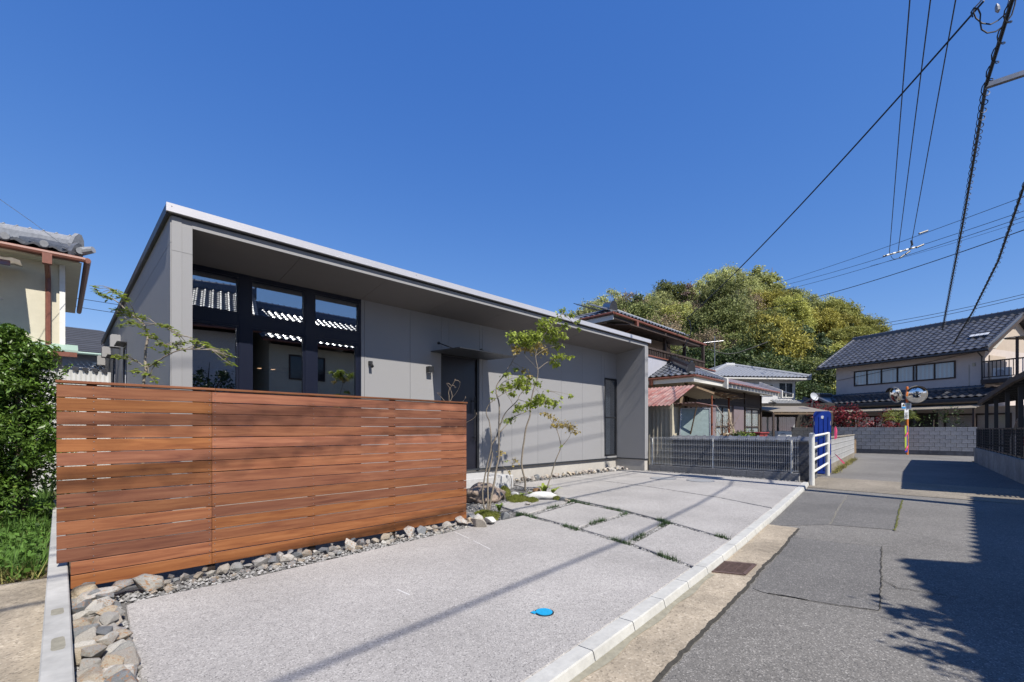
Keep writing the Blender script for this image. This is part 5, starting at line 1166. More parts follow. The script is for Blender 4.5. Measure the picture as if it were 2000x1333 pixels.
for ch, py in (('注', 809), ('意', 815)):
    me = text_mesh(ch, .2); o = put('lettering', me, 'sign_ink', s2)
    o.matrix_basis = Matrix.Translation(A(1770.7, py, 23.82))@Matrix((ux, Vector((0, 0, 1)), sg)).transposed().to_4x4()
wr_ = plate('wrap_band', 1767.5, 1771, 832, 880, TM, 'yellow_tape', .05); plate('wrap_band', 1771, 1773.2, 832, 884, TM, 'blue_plastic', .052); plate('wrap_band', 1767.5, 1771, 879, 884, TM, 'blue_plastic', .05)
for py in (845, 872): MB().tube([A(1773.5, py, 23.75), A(1771, py+4, 23.7), A(1768, py+9, 23.7)], .025, 5).build('ribbon', 'pink_tape', TM)

# ================================================================== UTILITY POLE AND WIRES
UP = thing('utility_pole', 'concrete utility pole with steel cable arm on the lane side', 'utility pole', (11.2, -2.0, 0))
MB().tube([(11.2, -2.0, -.2), (11.2, -2.0, 12.2)], [.17, .115], 16).build('pole', 'pole_concrete', UP)
MB().beam((11.22, -2.05, 7.05), (10.9, -.25, 6.98), .075, .075).build('arm', 'galvanised', UP); MB().beam((11.2, -2.9, 11.3), (11.2, .9, 11.3), .08, .08).build('cross_arm', 'galvanised', UP)
for y in (.75, .3, -.1, -.9): MB().tube([(11.2, y, 11.34), (11.2, y, 11.5)], [.05, .03], 8).build('insulator', 'white_paint', UP)
MB().tube([(11.4, -2.35, 8.5), (11.4, -2.35, 9.3)], .26, 16).build('transformer', 'galvanised', UP)
def sagline(p, q, sag, n=24):
    p, q = Vector(p), Vector(q); return [p.lerp(q, i/n)-Vector((0, 0, sag*4*(i/n)*(1-i/n))) for i in range(n+1)]
def wire(label, pts, r=.012, name='overhead_wire', group=None, spiral=0, n=5, m='wire'):
    mb = MB(); mb.tube(pts, r, n)
    o = mb.build(name, m); tag(o, label, 'wire', group)
    if spiral:
        h = []; d = 0; prev = Vector(pts[0]); fine = []
        for a, b in zip(pts, pts[1:]):
            a, b = Vector(a), Vector(b); k = max(2, int((b-a).length/.045))
            for i in range(k): fine.append((a.lerp(b, i/k), (b-a).normalized()))
        for i, (p, dd) in enumerate(fine):
            if i: d += (p-fine[i-1][0]).length
            s_ = dd.cross(Vector((0, 0, 1))).normalized(); u_ = s_.cross(dd); t = 2*math.pi*d/spiral
            h.append(p-u_*.05+s_*math.cos(t)*.055+u_*math.sin(t)*.07)
        put('spiral_hanger', MB().tube(h, .008, 4).mesh('spiral'), 'wire', o)
    return o
E = [A(1737, 497, 23.9), A(1754, 493, 23.6), A(1778, 488, 23.2)]
for e, s0, lb in zip(E, ((0.2, -.25, 11.2), (.2, -.62, 11.2), (.2, -1.05, 11.2)), ('power line furthest from the utility pole', 'middle one of the three parallel power lines', 'power line passing nearest the utility pole')):
    d = (e-Vector((7.5, s0[1]+.45, 11.1)))
    p0 = Vector((7.5, s0[1]+.45, 11.1))-d.normalized()*26; wire('thin '+lb+', running up the lane', sagline(p0, e, .0, 4), .015)
# cross-street wires
sp1 = thing('strain_insulator', 'black and white insulator string hanging among the crossing wires', 'insulator', E[1])
for i in range(11):
    p = A(1725+i*6.2, 501-i*1.72, 23.6); q = A(1725+(i+.8)*6.2, 501-(i+.8)*1.72, 23.6)
    MB().tube([p, q], .05 if i % 2 else .035, 8).build('shed', 'white_paint' if i % 2 else 'black_metal', sp1)
for a, b in (((1795, 457), (1812, 451)), ((1780, 470), (1782, 480)), ((1790, 484), (1804, 478)), ((1769, 497), (1777, 491)), ((1758, 504), (1766, 498))): MB().tube([A(*a, 23.5), A(*b, 23.5)], .045, 8).build('clamp', 'black_metal', sp1)
MB().tube([A(*p, 23.5) for p in ((1740, 500), (1743, 505), (1748, 507), (1754, 505), (1759, 502))], .012, 5).build('jumper', 'wire', sp1); MB().tube([A(*p, 23.5) for p in ((1782, 462), (1782, 470), (1781, 481), (1777, 487))], .012, 5).build('jumper', 'wire', sp1)
wire('topmost wire crossing above the cross street behind the tiled house', sagline(A(1520, 553, 40), A(2060, 362, 19.5), .15), .014)
wire('second wire from the top crossing above the cross street', sagline(A(1530, 558, 40), A(2060, 392, 19.5), .2), .014)
wire('third wire from the top crossing above the cross street', sagline(A(1540, 565, 40), A(2060, 404, 19.5), .2), .014)
wire('faint fourth wire crossing above the cross street', sagline(A(1700, 520, 30), A(2060, 413, 19.5), .1), .008)
wire('thick black sagging cable crossing above the cross street', sagline(A(1490, 605, 40), A(2060, 428, 19.0), .35), .022)
wire('upper cable of the low pair above the tiled house ridge', sagline(A(1712, 634, 44), A(2060, 560, 36), .2), .022)
wire('lower cable of the low pair above the tiled house ridge', sagline(A(1712, 640, 44), A(2060, 566, 36), .2), .022)
wire('black service cable dropping from the utility pole to the old house', sagline(A(1922, 2, 8.4), A(1341, 623, 20.5), .25, 30), .019)
wire('dark looped service cable end at the old house eave', [A(*p, 20.4) for p in ((1341, 623), (1347, 628), (1350, 645), (1346, 662), (1336, 678), (1324, 686), (1312, 684), (1304, 678), (1300, 660))], .022)
wire('thin green cable sagging between the old house and hillside trees', [A(*p, 27) for p in ((1382, 682), (1400, 688), (1420, 692), (1440, 690), (1460, 683), (1480, 676), (1500, 668))], .025)
# looped splice cables near the pole
wire('looped black splice cable coiling beside the utility pole', [A(*p, 8.0) for p in ((1985, -10), (1982, 10), (1976, 30), (1962, 50), (1945, 62), (1928, 65), (1917, 58), (1914, 42), (1915, 28), (1910, 17), (1902, 16), (1897, 24), (1900, 34))], .012)
wire('second looped cable hanging below the splice cases', [A(*p, 8.1) for p in ((1970, -5), (1972, 12), (1968, 24), (1950, 40), (1935, 48), (1918, 46), (1906, 36), (1901, 24), (1905, 14), (1913, 6), (1925, -10))], .012)
for (px_, py_, lb) in ((1948, 17, 'small grey splice case on the looped cable'), (1972, 10, 'small grey splice case beside the spiral cable')):
    tag(MB().tube([A(px_-1, py_-9, 8), A(px_, py_-3, 8), A(px_+1, py_+4, 8), A(px_+2, py_+8, 8)], [.012, .034, .034, .012], 8).build('splice_case', 'galvanised'), lb, 'splice case')
AT = Vector((10.9, -.25, 6.98))
wire('cable with spiral hanger held by the steel arm', [Vector(p) for p in ((-14, -2.4, 7.6), (0, -1.25, 7.3), (6.4, -.75, 7.15))]+[AT, A(1904, 300, 10.4), A(1880, 440, 14.3), A(1858, 555, 19.0), A(1841, 645, 25.5)], .026, 'spiral_cable', spiral=.42, n=6)
wire('lower spiral-wrapped cable running to the tiled house eave', [Vector((11.2, -1.86, 6.1)), A(2005, 350, 12.0), A(1950, 510, 16.3), A(1900, 610, 21), A(1862, 672, 27.0)], .03, 'spiral_cable', spiral=.45, n=6)
for (x0, ya, xb, yb, z, lb, sp_) in ((-12, -2.55, 11.1, -.35, 8.6, 'upper spiral-wrapped cable along the lane leaving the pole', .45), (-12, -2.7, 11.1, -.55, 9.2, 'highest spiral-wrapped cable along the lane leaving the pole', .45)):
    wire(lb, sagline((x0, ya, z), (xb, yb, z), .12), .016, 'lane_cable', spiral=sp_, n=6)
wire('plain cable along the lane edge, leaving the utility pole', [Vector(p) for p in ((-12, -4.75, 7.6), (1.25, -3.68, 7.5), (3.7, -3.45, 7.48), (7.0, -3.0, 7.5), (10.0, -2.5, 7.55), (11.15, -2.2, 7.6))], .022, 'lane_cable')
wire('thin pale aerial wire rising from the cream house roof', [A(133, 487, 10.5), A(60, 432, 9.5), A(-20, 376, 8.5)], .005, m='aluminium')
wire('upper of two thin wires behind the cream house', [A(150, 583, 24), A(240, 597, 24)], .014); wire('lower of two thin wires behind the cream house', [A(150, 600, 24), A(240, 614, 24)], .014)

# ================================================================== HOUSES ON THE CAMERA SIDE OF THE LANE (seen in the window glass, cast the shade on the road)
def lane_house(name, label, loc, rz, x0, x1, ez, rz_, dep, wall):
    t = thing(name, label, 'house', loc, rz=rz)
    box('wall', (x0+.5, -dep, -.1), (x1-.5, -.75, ez-.02), wall, t)
    ro = MB().extr([(x0, 0, ez), (x1, 0, ez), (x1, -dep/2-.35, rz_), (x0, -dep/2-.35, rz_)], (0, 0, .06)).extr([(x0, -dep/2-.35, rz_), (x1, -dep/2-.35, rz_), (x1, -dep-.7, ez), (x0, -dep-.7, ez)], (0, 0, .06)).build('roof', 'tile_dark', t)
    V = Vector((0, -dep/2-.35, rz_-ez)); tiles(ro, Vector((x1, .02, ez+.06)), (-1, 0, 0), V, x1-x0, V.length, .3, .3, 'tile', cap=0)
    ridge(ro, (x0, -dep/2-.35, rz_+.06), (x1, -dep/2-.35, rz_+.06), .24, .35, 'tile')
    MB().tube([(x0, .06, ez), (x1, .06, ez)], .055, 8).build('gutter', 'copper_brown', t)
    for xg, d in ((x1-.5, -.1), (x0+.5, .1)): MB().extr([(xg, -.75, ez-.03), (xg, -dep, ez-.03), (xg, -dep/2-.35, rz_-.25)], (d, 0, 0)).build('gable_wall', wall, t)
    for k in range(int((x1-x0-2)/2.4)):
        xa = x0+1.3+k*2.4
        for z0, z1 in ((.9, 2.1), (3.5, 4.6)):
            f = MB().box((xa, -.76, z0), (xa+1.6, -.70, z0+.06)).box((xa, -.76, z1-.06), (xa+1.6, -.70, z1)).box((xa, -.76, z0), (xa+.06, -.701, z1)).box((xa+1.54, -.76, z0), (xa+1.6, -.701, z1)).box((xa+.77, -.76, z0), (xa+.83, -.702, z1)).build('window', 'dark_wood', t)
            box('pane', (xa+.05, -.745, z0+.05), (xa+1.55, -.735, z1-.05), 'car_glass', f)
    return t
lane_house('plaster_house', 'white plaster house across the lane from the wooden fence', (5.75, -4.02, 0), rad(12.2), -11, 0, 5.2, 7.7, 8, 'white_wall')
lane_house('lane_house', 'cream house with tiled gable roof across the lane from the navy door', (0, -4.42, 0), 0.0, 5.9, 12.4, 5.0, 7.1, 7, 'cream_wall')

# ================================================================== ROCKS
def rock(x, y, z, sx, sy, sz, label, group=None, rzz=None, m=None, k=None, name='rock'):
    me = ROCKS[k if k is not None else rng.randrange(len(ROCKS))]
    if m: me = me.copy(); me.materials.clear(); me.materials.append(MATS[m])
    o = bpy.data.objects.new(name, me); C.objects.link(o); o.location = (x, y, z); o.scale = (sx, sy, sz)
    o.rotation_euler = (rng.uniform(-.35, .35), rng.uniform(-.35, .35), rzz if rzz is not None else rng.uniform(0, 6.28))
    return tag(o, label, 'rock', group)
x = .45
while x < 4.05:                                   # row at the fence foot
    s = rng.choice((rng.uniform(.035, .065), rng.uniform(.06, .125))); y = 4.52+(x-.4)*.045+rng.uniform(.04, .10)
    rock(x+s*.7, y, .012+s*.2, s*1.05, s*.8, s*.72, 'jagged grey rock in the row along the wooden fence foot', 'rocks along the fence foot'); 
    if rng.random() < .55: rock(x+s*.7+rng.uniform(-.06, .06), y-rng.uniform(.06, .12), .0, s*.5, s*.45, s*.4, 'jagged grey rock in the row along the wooden fence foot', 'rocks along the fence foot')
    if rng.random() < .5: rock(x+s*.4, y+.13, .03, s*.7, s*.6, s*.6, 'jagged grey rock in the row along the wooden fence foot', 'rocks along the fence foot')
    x += s*1.5
y = 1.9
while y < 4.75:                                   # pile between boundary wall and slab
    for xx in (.11, .22):
        s = rng.uniform(.07, .115); rock(xx+rng.uniform(-.02, .02), y+rng.uniform(-.05, .05), .0+rng.uniform(0, .035), s*rng.uniform(.75, 1.1), s*rng.uniform(.8, 1.25), s*.75, 'angular brown-grey rock in the pile beside the boundary wall', 'rocks beside the boundary wall')
    if rng.random() < .7: rock(rng.uniform(.12, .24), y+.06, .07, .06, .075, .045, 'angular brown-grey rock in the pile beside the boundary wall', 'rocks beside the boundary wall')
    y += .125
for (x, y, s) in ((.2, 4.45, .12), (.34, 4.62, .1), (.12, 4.66, .11), (.5, 4.6, .12)): rock(x, y, .05, s*1.2, s*.9, s*.7, 'large angular rock at the fence end corner', 'corner rocks')
for k_ in range(70):                              # small broken stone between the rocks and the slab
    x = rng.uniform(.4, 4.1); s = rng.uniform(.018, .042); rock(x, 4.5+(x-.4)*.04+rng.uniform(-.06, .08), .0, s*1.2, s, s*.8, 'small broken stone chip between rocks and slab', 'stone chips')
for k_ in range(60):
    s = rng.uniform(.02, .045); rock(rng.uniform(.1, .3), rng.uniform(2.2, 4.5), .0, s*1.2, s, s*.8, 'small broken stone chip between rocks and slab', 'stone chips')
x = 7.3
while x < 12.7:                                   # row at the foundation
    s = rng.uniform(.055, .12); y = 7.75+rng.uniform(-.07, .08)
    rock(x+s, y, .01+s*.25, s, s*.8, s*.75, 'pale rubble rock in the row along the house foundation', 'rocks along the foundation')
    if rng.random() < .6: rock(x+s+rng.uniform(-.06, .06), y-rng.uniform(.1, .16), .01, s*.55, s*.5, s*.5, 'pale rubble rock in the row along the house foundation', 'rocks along the foundation')
    x += s*1.35
mat('boulder', (.3, .235, .19), .9, var=.3, scale=5, bump=.7); mat('white_stone', (.62, .62, .6), .85, var=.12, scale=9, bump=.4)
mat('ochre_stone', (.42, .24, .12), .85, var=.3, scale=9, bump=.4)
c0 = G(945, 975); bo_ = rock(c0.x, c0.y, .08, .46, .36, .2, 'big rounded brown boulder below the porch step', k=5, rzz=.3, name='boulder'); bo_.data = boulder_mesh(3, 'boulder'); bo_.rotation_euler = (0, 0, .4)
c0 = G(1057, 972); bo_ = rock(c0.x, c0.y, .03, .27, .11, .075, 'long flat white stone among the moss', k=3, name='white_stone'); bo_.data = boulder_mesh(8, 'white_stone', .1); bo_.rotation_euler = (0, 0, -.75)
c0 = G(1048, 962); rock(c0.x, c0.y, .04, .11, .08, .07, 'small rusty orange stone behind the flat white stone', m='ochre_stone', k=2)
for px_, py_, s, lb in ((933, 1027, .13, 'bluish grey rock at the fence end by the moss'), (958, 1022, .11, 'white veined rock in front of the maple stems'), (985, 1012, .1, 'grey rock at the slab corner by the moss'), (918, 1012, .1, 'dark grey rock tucked behind the fence end'), (1005, 968, .1, 'pale flat rock beside the mossy boulder'), (1030, 985, .05, 'small round stone at the slab edge'), (1098, 976, .07, 'small grey stone where the joints meet'), (1108, 978, .06, 'dark pebble sized rock beside the slab joint')):
    c0 = G(px_, py_+2); rock(c0.x, c0.y, s*.35, s*1.1, s*.85, s*.75, lb, m='white_stone' if 'white' in lb or 'pale' in lb else None)
# moss cushions
def moss(px_, py_, rx, ry, h, lb, seed):
    c = G(px_, py_); g = random.Random(seed); t = thing('moss_cushion', lb, 'moss', (c.x, c.y, 0), rz=rad(45))
    mb = MB(); nr, na = 6, 22; ph = [g.uniform(.75, 1.15) for _ in range(na)]
    P = [[(rx*k/nr*math.cos(2*math.pi*i/na)*ph[i], ry*k/nr*math.sin(2*math.pi*i/na)*ph[i], h*(1-(k/nr)**2)+g.uniform(-.006, .006)-.03*(k == nr)) for i in range(na)] for k in range(1, nr+1)]
    mb.add(P[0]+[(0, 0, h)], [(i, (i+1) % na, na) for i in range(na)])
    for a_, b_ in zip(P, P[1:]):
        for i in range(na): mb.quad(a_[i], b_[i], b_[(i+1) % na], a_[(i+1) % na])
    mb.build('mound', 'moss', t, smooth=True)
    L = []
    for _ in range(int(2600*rx*ry/.06)):
        a_, k = g.random()*6.28, math.sqrt(g.random()); i = int(a_/6.28*na) % na
        L.append((rx*k*math.cos(a_)*ph[i], ry*k*math.sin(a_)*ph[i], h*(1-k*k)+.004))
    put('fronds', blades_mesh('fr', L, .014, .006, seed, 1.2), 'moss_leaf', t)
moss(948, 1008, .34, .22, .06, 'rounded yellow-green moss cushion around the maple stems', 1); moss(1010, 975, .5, .2, .05, 'long moss patch beside the boulder and flat white stone', 2)
moss(985, 966, .2, .14, .16, 'moss clump growing on the boulder side', 3); moss(1040, 978, .3, .1, .04, 'thin moss strip along the slab behind the joint', 4)
moss(1088, 974, .12, .07, .035, 'small moss tuft beside the long white stone', 5)

# ================================================================== GARDEN PLANTS
def rosette(px_, py_, n, l, wd, m, lb, name, up=.6, seed=0, z=.02):
    c = G(px_, py_); g = random.Random(seed); t = thing(name, lb, 'plant', (c.x, c.y, z), rz=0)
    for k in range(n):
        a_ = g.random()*6.28; mb = MB(); e = g.uniform(.75, 1.15)*l; pts = []
        for i in range(6):
            s_ = i/5; pts.append((math.cos(a_)*e*s_*(1-up*.5), math.sin(a_)*e*s_*(1-up*.5), e*up*math.sin(s_*2.1)*.8))
        w_ = [.2, .9, 1, .8, .5, .05]; sd_ = Vector((-math.sin(a_), math.cos(a_), 0))
        for i in range(5): mb.quad(Vector(pts[i])-sd_*wd*w_[i], Vector(pts[i])+sd_*wd*w_[i], Vector(pts[i+1])+sd_*wd*w_[i+1], Vector(pts[i+1])-sd_*wd*w_[i+1])
        mb.build('leaf', m, t)
    return t
rosette(1062, 966, 7, .3, .035, 'leaf_maple', 'bright green fern at the foot of the small maple', 'fern', .7, 1); rosette(1080, 966, 6, .26, .03, 'leaf_maple', 'arching light green fern at the end of the flat white stone', 'fern', .5, 2)
rosette(975, 1003, 14, .16, .02, 'leaf_shrub_new', 'small bright leafy plant beside the maple stems', 'seedling', .9, 3); rosette(1020, 972, 22, .1, .012, 'leaf_shrub_new', 'low clump of pale green ground cover behind the moss', 'ground_cover', .7, 4)
rosette(1035, 970, 18, .1, .012, 'leaf_palm', 'yellowish ground cover clump beside the flat white stone', 'ground_cover', .7, 5)

def maple_leaf_mesh(P, size, seed, m, kind='maple'):
    g = random.Random(seed); mb = MB()
    if kind == 'maple': sh = [(0, 0), (.35, -.12), (.22, .16), (.62, .3), (.3, .42), (0, 1.0), (-.3, .42), (-.62, .3), (-.22, .16), (-.35, -.12)]
    else: sh = [(0, 0), (.2, .25), (.24, .55), (0, 1.0), (-.24, .55), (-.2, .25)]
    for p in P:
        s = size*g.uniform(.6, 1.25); a_ = g.random()*6.28; dn = g.uniform(.35, 1.25) if kind == 'maple' else g.uniform(-.3, .5)
        fwd = Vector((math.cos(a_)*math.cos(dn), math.sin(a_)*math.cos(dn), -math.sin(dn))); sd_ = Vector((-math.sin(a_), math.cos(a_), g.uniform(-.4, .4))).normalized(); nn = sd_.cross(fwd)
        p = Vector(p); vs = [p+sd_*(u*s)+fwd*(v*s)+nn*(abs(u)*s*-.25) for u, v in sh]
        mb.add(vs, [tuple(range(len(vs)))])
    me = mb.mesh('leaves'); me.materials.append(MATS[m]); return me
def Tz(zx, zy): return 920+zx/3.03, 580+zy/3.03
def garden_tree(name, label, cat, base, Z, stems, clusters, leafsize, conv, bark='bark_grey', kind='maple', r0=.016, dens=1.0, depth=.35, mats=('leaf_maple', 'leaf_bronze')):
    b = A(*conv(*base), Z); t = thing(name, label, cat, (b.x, b.y, 0))
    g = random.Random(hash(label) % 1000 if False else len(label)); fw = Vector((1, 1, 0)).normalized()
    tr = MB(); tips = []
    for pts, ra, rb, dz in stems:
        W = [A(*conv(*p), Z+dz[0]+(dz[1]-dz[0])*i/max(1, len(pts)-1)) for i, p in enumerate(pts)]
        F = []
        for i in range(len(W)-1):
            p0, p1, p2, p3 = W[max(0, i-1)], W[i], W[i+1], W[min(len(W)-1, i+2)]
            for k in range(4):
                u = k/4; F.append(.5*((2*p1)+(p2-p0)*u+(2*p0-5*p1+4*p2-p3)*u*u+(3*p1-p0-3*p2+p3)*u**3))
        F.append(W[-1]); n = len(F)
        tr.tube([p+Vector((g.gauss(0, .0015), g.gauss(0, .0015), 0)) for p in F], [ra+(rb-ra)*i/(n-1) for i in range(n)], 7); tips += F[n//3:]
    LA, LB = [], []
    for cl in clusters:
        zx, zy, r = cl[:3]; bz = len(cl) > 3; px_, py_ = conv(zx, zy); R = r/(conv(1, 0)[0]-conv(0, 0)[0])**-1 if False else r
        rad_m = r*(conv(1, 0)[0]-conv(0, 0)[0])*Z/F_; cdepth = Z+g.uniform(-depth, depth)*.6; c = A(px_, py_, cdepth)
        n = int(max(3, (r/7)**2*1.3*dens))
        near = min(tips, key=lambda q: (q-c).length); 
        mid = near.lerp(c, .55)+Vector((0, 0, .02)); tr.tube([near, mid, c+Vector((0, 0, .01))], [.0045, .0035, .0018], 5)
        for _ in range(n):
            v = Vector((g.gauss(0, .6), g.gauss(0, .6), g.gauss(0, .4)))*rad_m
            p = c+v; (LB if bz else LA).append(p)
            if g.random() < .35: tr.tube([c.lerp(p, .1), p], [.0018, .001], 3, cap=False)
    tr.build('trunk', bark, t, smooth=True)
    if LA: put('foliage', maple_leaf_mesh(LA, leafsize, 1, mats[0], kind), None, t)
    if LB: put('young_foliage', maple_leaf_mesh(LB, leafsize*.8, 2, mats[1], kind), None, t)
    return t
A1 = [(95, 1275), (74, 1235), (68, 1150), (85, 1050), (105, 960), (120, 885), (110, 750), (90, 690), (105, 640), (150, 600), (190, 575), (250, 545)]
A2 = [(98, 1275), (100, 1150), (100, 1060), (125, 950), (122, 885), (155, 820), (180, 740), (210, 680), (270, 620), (290, 580), (320, 550)]
A3 = [(105, 1275), (120, 1190), (130, 1140), (150, 1020), (165, 940), (165, 800), (166, 640), (150, 570), (155, 520), (190, 470), (235, 400), (270, 345), (320, 300)]
A4 = [(155, 820), (200, 770), (260, 710), (330, 680), (400, 645), (470, 630)]; A5 = [(270, 345), (310, 290), (350, 250), (400, 235)]; A6 = [(160, 540), (200, 500), (260, 480), (330, 480)]
CLA = [(380, 230, 34), (330, 240, 36), (285, 235, 36), (240, 225, 20), (245, 262, 24), (300, 270, 36), (355, 270, 36), (330, 310, 28, 1), (270, 320, 24, 1), (250, 300, 18, 1), (205, 460, 20), (265, 432, 16), (310, 437, 18, 1), (350, 468, 16, 1), (300, 490, 32), (340, 490, 28),
       (390, 512, 22), (280, 520, 36), (230, 527, 28), (190, 538, 24), (240, 575, 18), (330, 540, 24), (415, 592, 28), (380, 620, 32), (440, 620, 28), (490, 626, 28), (340, 640, 28), (290, 657, 22), (265, 676, 14), (240, 722, 22), (205, 737, 11), (130, 560, 9), (120, 600, 9), (395, 292, 26, 1)]
garden_tree('maple_tree', 'slender multi-stemmed young maple in the moss by the porch step', 'tree', (98, 1275), 7.0, [(A1, .015, .004, (0, -.2)), (A2, .016, .005, (0, .15)), (A3, .019, .005, (0, .1)), (A4, .008, .003, (.05, .3)), (A5, .005, .002, (.1, .2)), (A6, .005, .002, (.1, -.1))], CLA, .05, Tz, dens=3.0)
B1 = [(318, 1148), (320, 1090), (300, 1000), (305, 920), (325, 780), (350, 700), (350, 640), (365, 570), (371, 545), (392, 480), (395, 430), (382, 350), (400, 290), (430, 230), (480, 170), (540, 100)]
B2 = [(395, 430), (440, 395), (490, 370), (560, 358), (600, 354)]; B3 = [(382, 350), (420, 320), (470, 300), (520, 290)]; B4 = [(395, 430), (360, 390), (320, 350)]; B5 = [(365, 570), (400, 540), (450, 555)]
CLB = [(540, 85, 22), (590, 110, 18), (635, 147, 16), (635, 187, 11), (430, 130, 18), (420, 160, 30), (470, 150, 32), (500, 200, 32), (450, 190, 36), (420, 230, 34), (480, 250, 36), (540, 230, 22), (515, 295, 24), (440, 322, 20, 1), (400, 330, 24, 1), (530, 350, 22), (490, 362, 22), (570, 356, 16), (602, 352, 10), (505, 400, 24), (480, 385, 14), (455, 556, 10), (535, 590, 9), (590, 586, 14), (560, 170, 22), (510, 130, 22), (360, 310, 20, 1), (385, 255, 30)]
garden_tree('maple_tree', 'tall single-stemmed young maple with wavy trunk before the grey wall', 'tree', (318, 1148), 9.2, [(B1, .021, .004, (0, -.3)), (B2, .007, .002, (-.1, .2)), (B3, .006, .002, (-.2, 0)), (B4, .006, .002, (-.1, -.3)), (B5, .004, .002, (0, 0))], CLB, .06, Tz, dens=3.0)
C1 = [(437, 1162), (470, 1070), (500, 970), (530, 890), (512, 800), (480, 740), (440, 692)]; C2 = [(530, 890), (560, 860), (588, 812), (570, 765)]; C3 = [(512, 800), (505, 750), (520, 735)]
CLC = [(440, 692, 14, 1), (470, 707, 18, 1), (500, 727, 18, 1), (520, 760, 24, 1), (560, 757, 26, 1), (590, 777, 26, 1), (620, 800, 18, 1), (600, 760, 16, 1), (540, 882, 9), (480, 760, 14, 1), (415, 690, 9, 1)]
garden_tree('maple_sapling', 'small leaning forked maple sapling with bronze young leaves', 'tree', (437, 1162), 8.9, [(C1, .015, .003, (0, .1)), (C2, .007, .003, (0, -.1)), (C3, .004, .002, (.1, .1))], CLC, .058, Tz, dens=3.2)
D1 = [(237, 1135), (238, 1080), (215, 1030), (185, 1000), (172, 960)]; D2 = [(228, 1055), (245, 1010), (262, 978)]
garden_tree('maple_seedling', 'thin waist-high maple seedling beside the porch step corner', 'tree', (237, 1135), 9.4, [(D1, .008, .002, (0, 0)), (D2, .005, .002, (0, .1))], [(180, 922, 20, 1), (205, 972, 10), (265, 972, 24, 1), (225, 1032, 9, 1), (160, 945, 9, 1), (250, 1000, 9, 1)], .055, Tz, dens=2.5)
def Tb(zx, zy): return 180+zx/6.06, 540+zy/6.06
T1 = [(600, 2400), (605, 1700), (610, 1245), (640, 1090), (622, 980), (640, 800), (660, 720), (640, 640), (600, 560), (530, 500), (420, 420), (330, 330), (230, 260), (120, 220), (50, 160), (10, 115)]
T2 = [(640, 1090), (700, 1050), (800, 990), (900, 930), (1040, 875), (1180, 865), (1330, 870), (1420, 875), (1500, 900), (1600, 930), (1650, 950)]; T3 = [(640, 1090), (560, 1030), (480, 990), (350, 960), (250, 950)]
T4 = [(630, 590), (700, 575), (780, 570), (860, 590), (940, 650), (1040, 700)]; T5 = [(440, 540), (370, 470), (270, 390)]; T6 = [(330, 330), (350, 230), (270, 160)]; T7 = [(640, 640), (700, 710), (800, 790), (850, 815)]; T8 = [(640, 1150), (690, 1200), (740, 1245)]; T9 = [(1420, 875), (1520, 960), (1630, 1040)]; T0 = [(620, 1160), (540, 1130), (450, 1120)]; T10 = [(900, 930), (960, 830), (1080, 780)]
CLT = [(20, 120, 22), (50, 160, 24), (100, 210, 34), (150, 235, 28), (210, 265, 28), (260, 190, 26), (290, 175, 24), (320, 215, 28), (350, 240, 24), (410, 270, 28), (370, 290, 20), (265, 400, 26), (350, 450, 34), (400, 405, 38), (450, 440, 30), (340, 590, 26), (360, 520, 12), (470, 545, 38), (530, 580, 30), (570, 480, 34), (610, 490, 24), (630, 630, 28), (620, 690, 28), (700, 700, 30), (720, 730, 30), (760, 740, 18), (800, 800, 34), (850, 815, 14), (715, 850, 18),
       (790, 575, 24), (850, 590, 36), (890, 600, 38), (940, 630, 26), (1000, 680, 24), (1030, 705, 22), (880, 895, 34), (940, 840, 30), (1000, 800, 34), (1060, 780, 28), (1110, 795, 24), (1010, 850, 28), (1070, 865, 28), (1200, 765, 34), (1240, 780, 26), (1280, 790, 22), (1340, 800, 30), (1370, 830, 26), (1250, 845, 26), (1430, 860, 34), (1480, 890, 34), (1540, 880, 28), (1600, 920, 28), (1640, 950, 24), (1560, 980, 24), (1620, 1030, 34), (1640, 1050, 18), (1520, 920, 26),
       (760, 1030, 34), (740, 1060, 18), (650, 1050, 20), (270, 950, 34), (350, 965, 28), (400, 945, 24), (430, 1030, 16), (500, 1000, 16), (480, 1125, 28), (540, 1130, 36), (590, 1130, 16), (640, 1165, 28), (740, 1205, 28), (730, 1240, 18)]
garden_tree('sapling', 'twiggy young tree with fresh pale leaves behind the fence end by the boundary wall', 'tree', (600, 2400), 4.75, [(T1, .016, .003, (0, .25)), (T2, .008, .002, (0, -.25)), (T3, .005, .002, (0, .2)), (T4, .004, .0015, (.1, -.1)), (T5, .004, .0015, (.15, .3)), (T6, .003, .0015, (.2, .1)), (T7, .003, .0015, (.1, 0)), (T8, .003, .0015, (0, -.1)), (T9, .003, .0015, (-.2, -.3)), (T0, .003, .0015, (0, .1)), (T10, .003, .0015, (-.1, -.2))], CLT, .046, Tb, kind='oval', r0=.01, dens=.95, depth=.12)
def Tc(zx, zy): return 820+zx/9.52, 640+zy/9.52
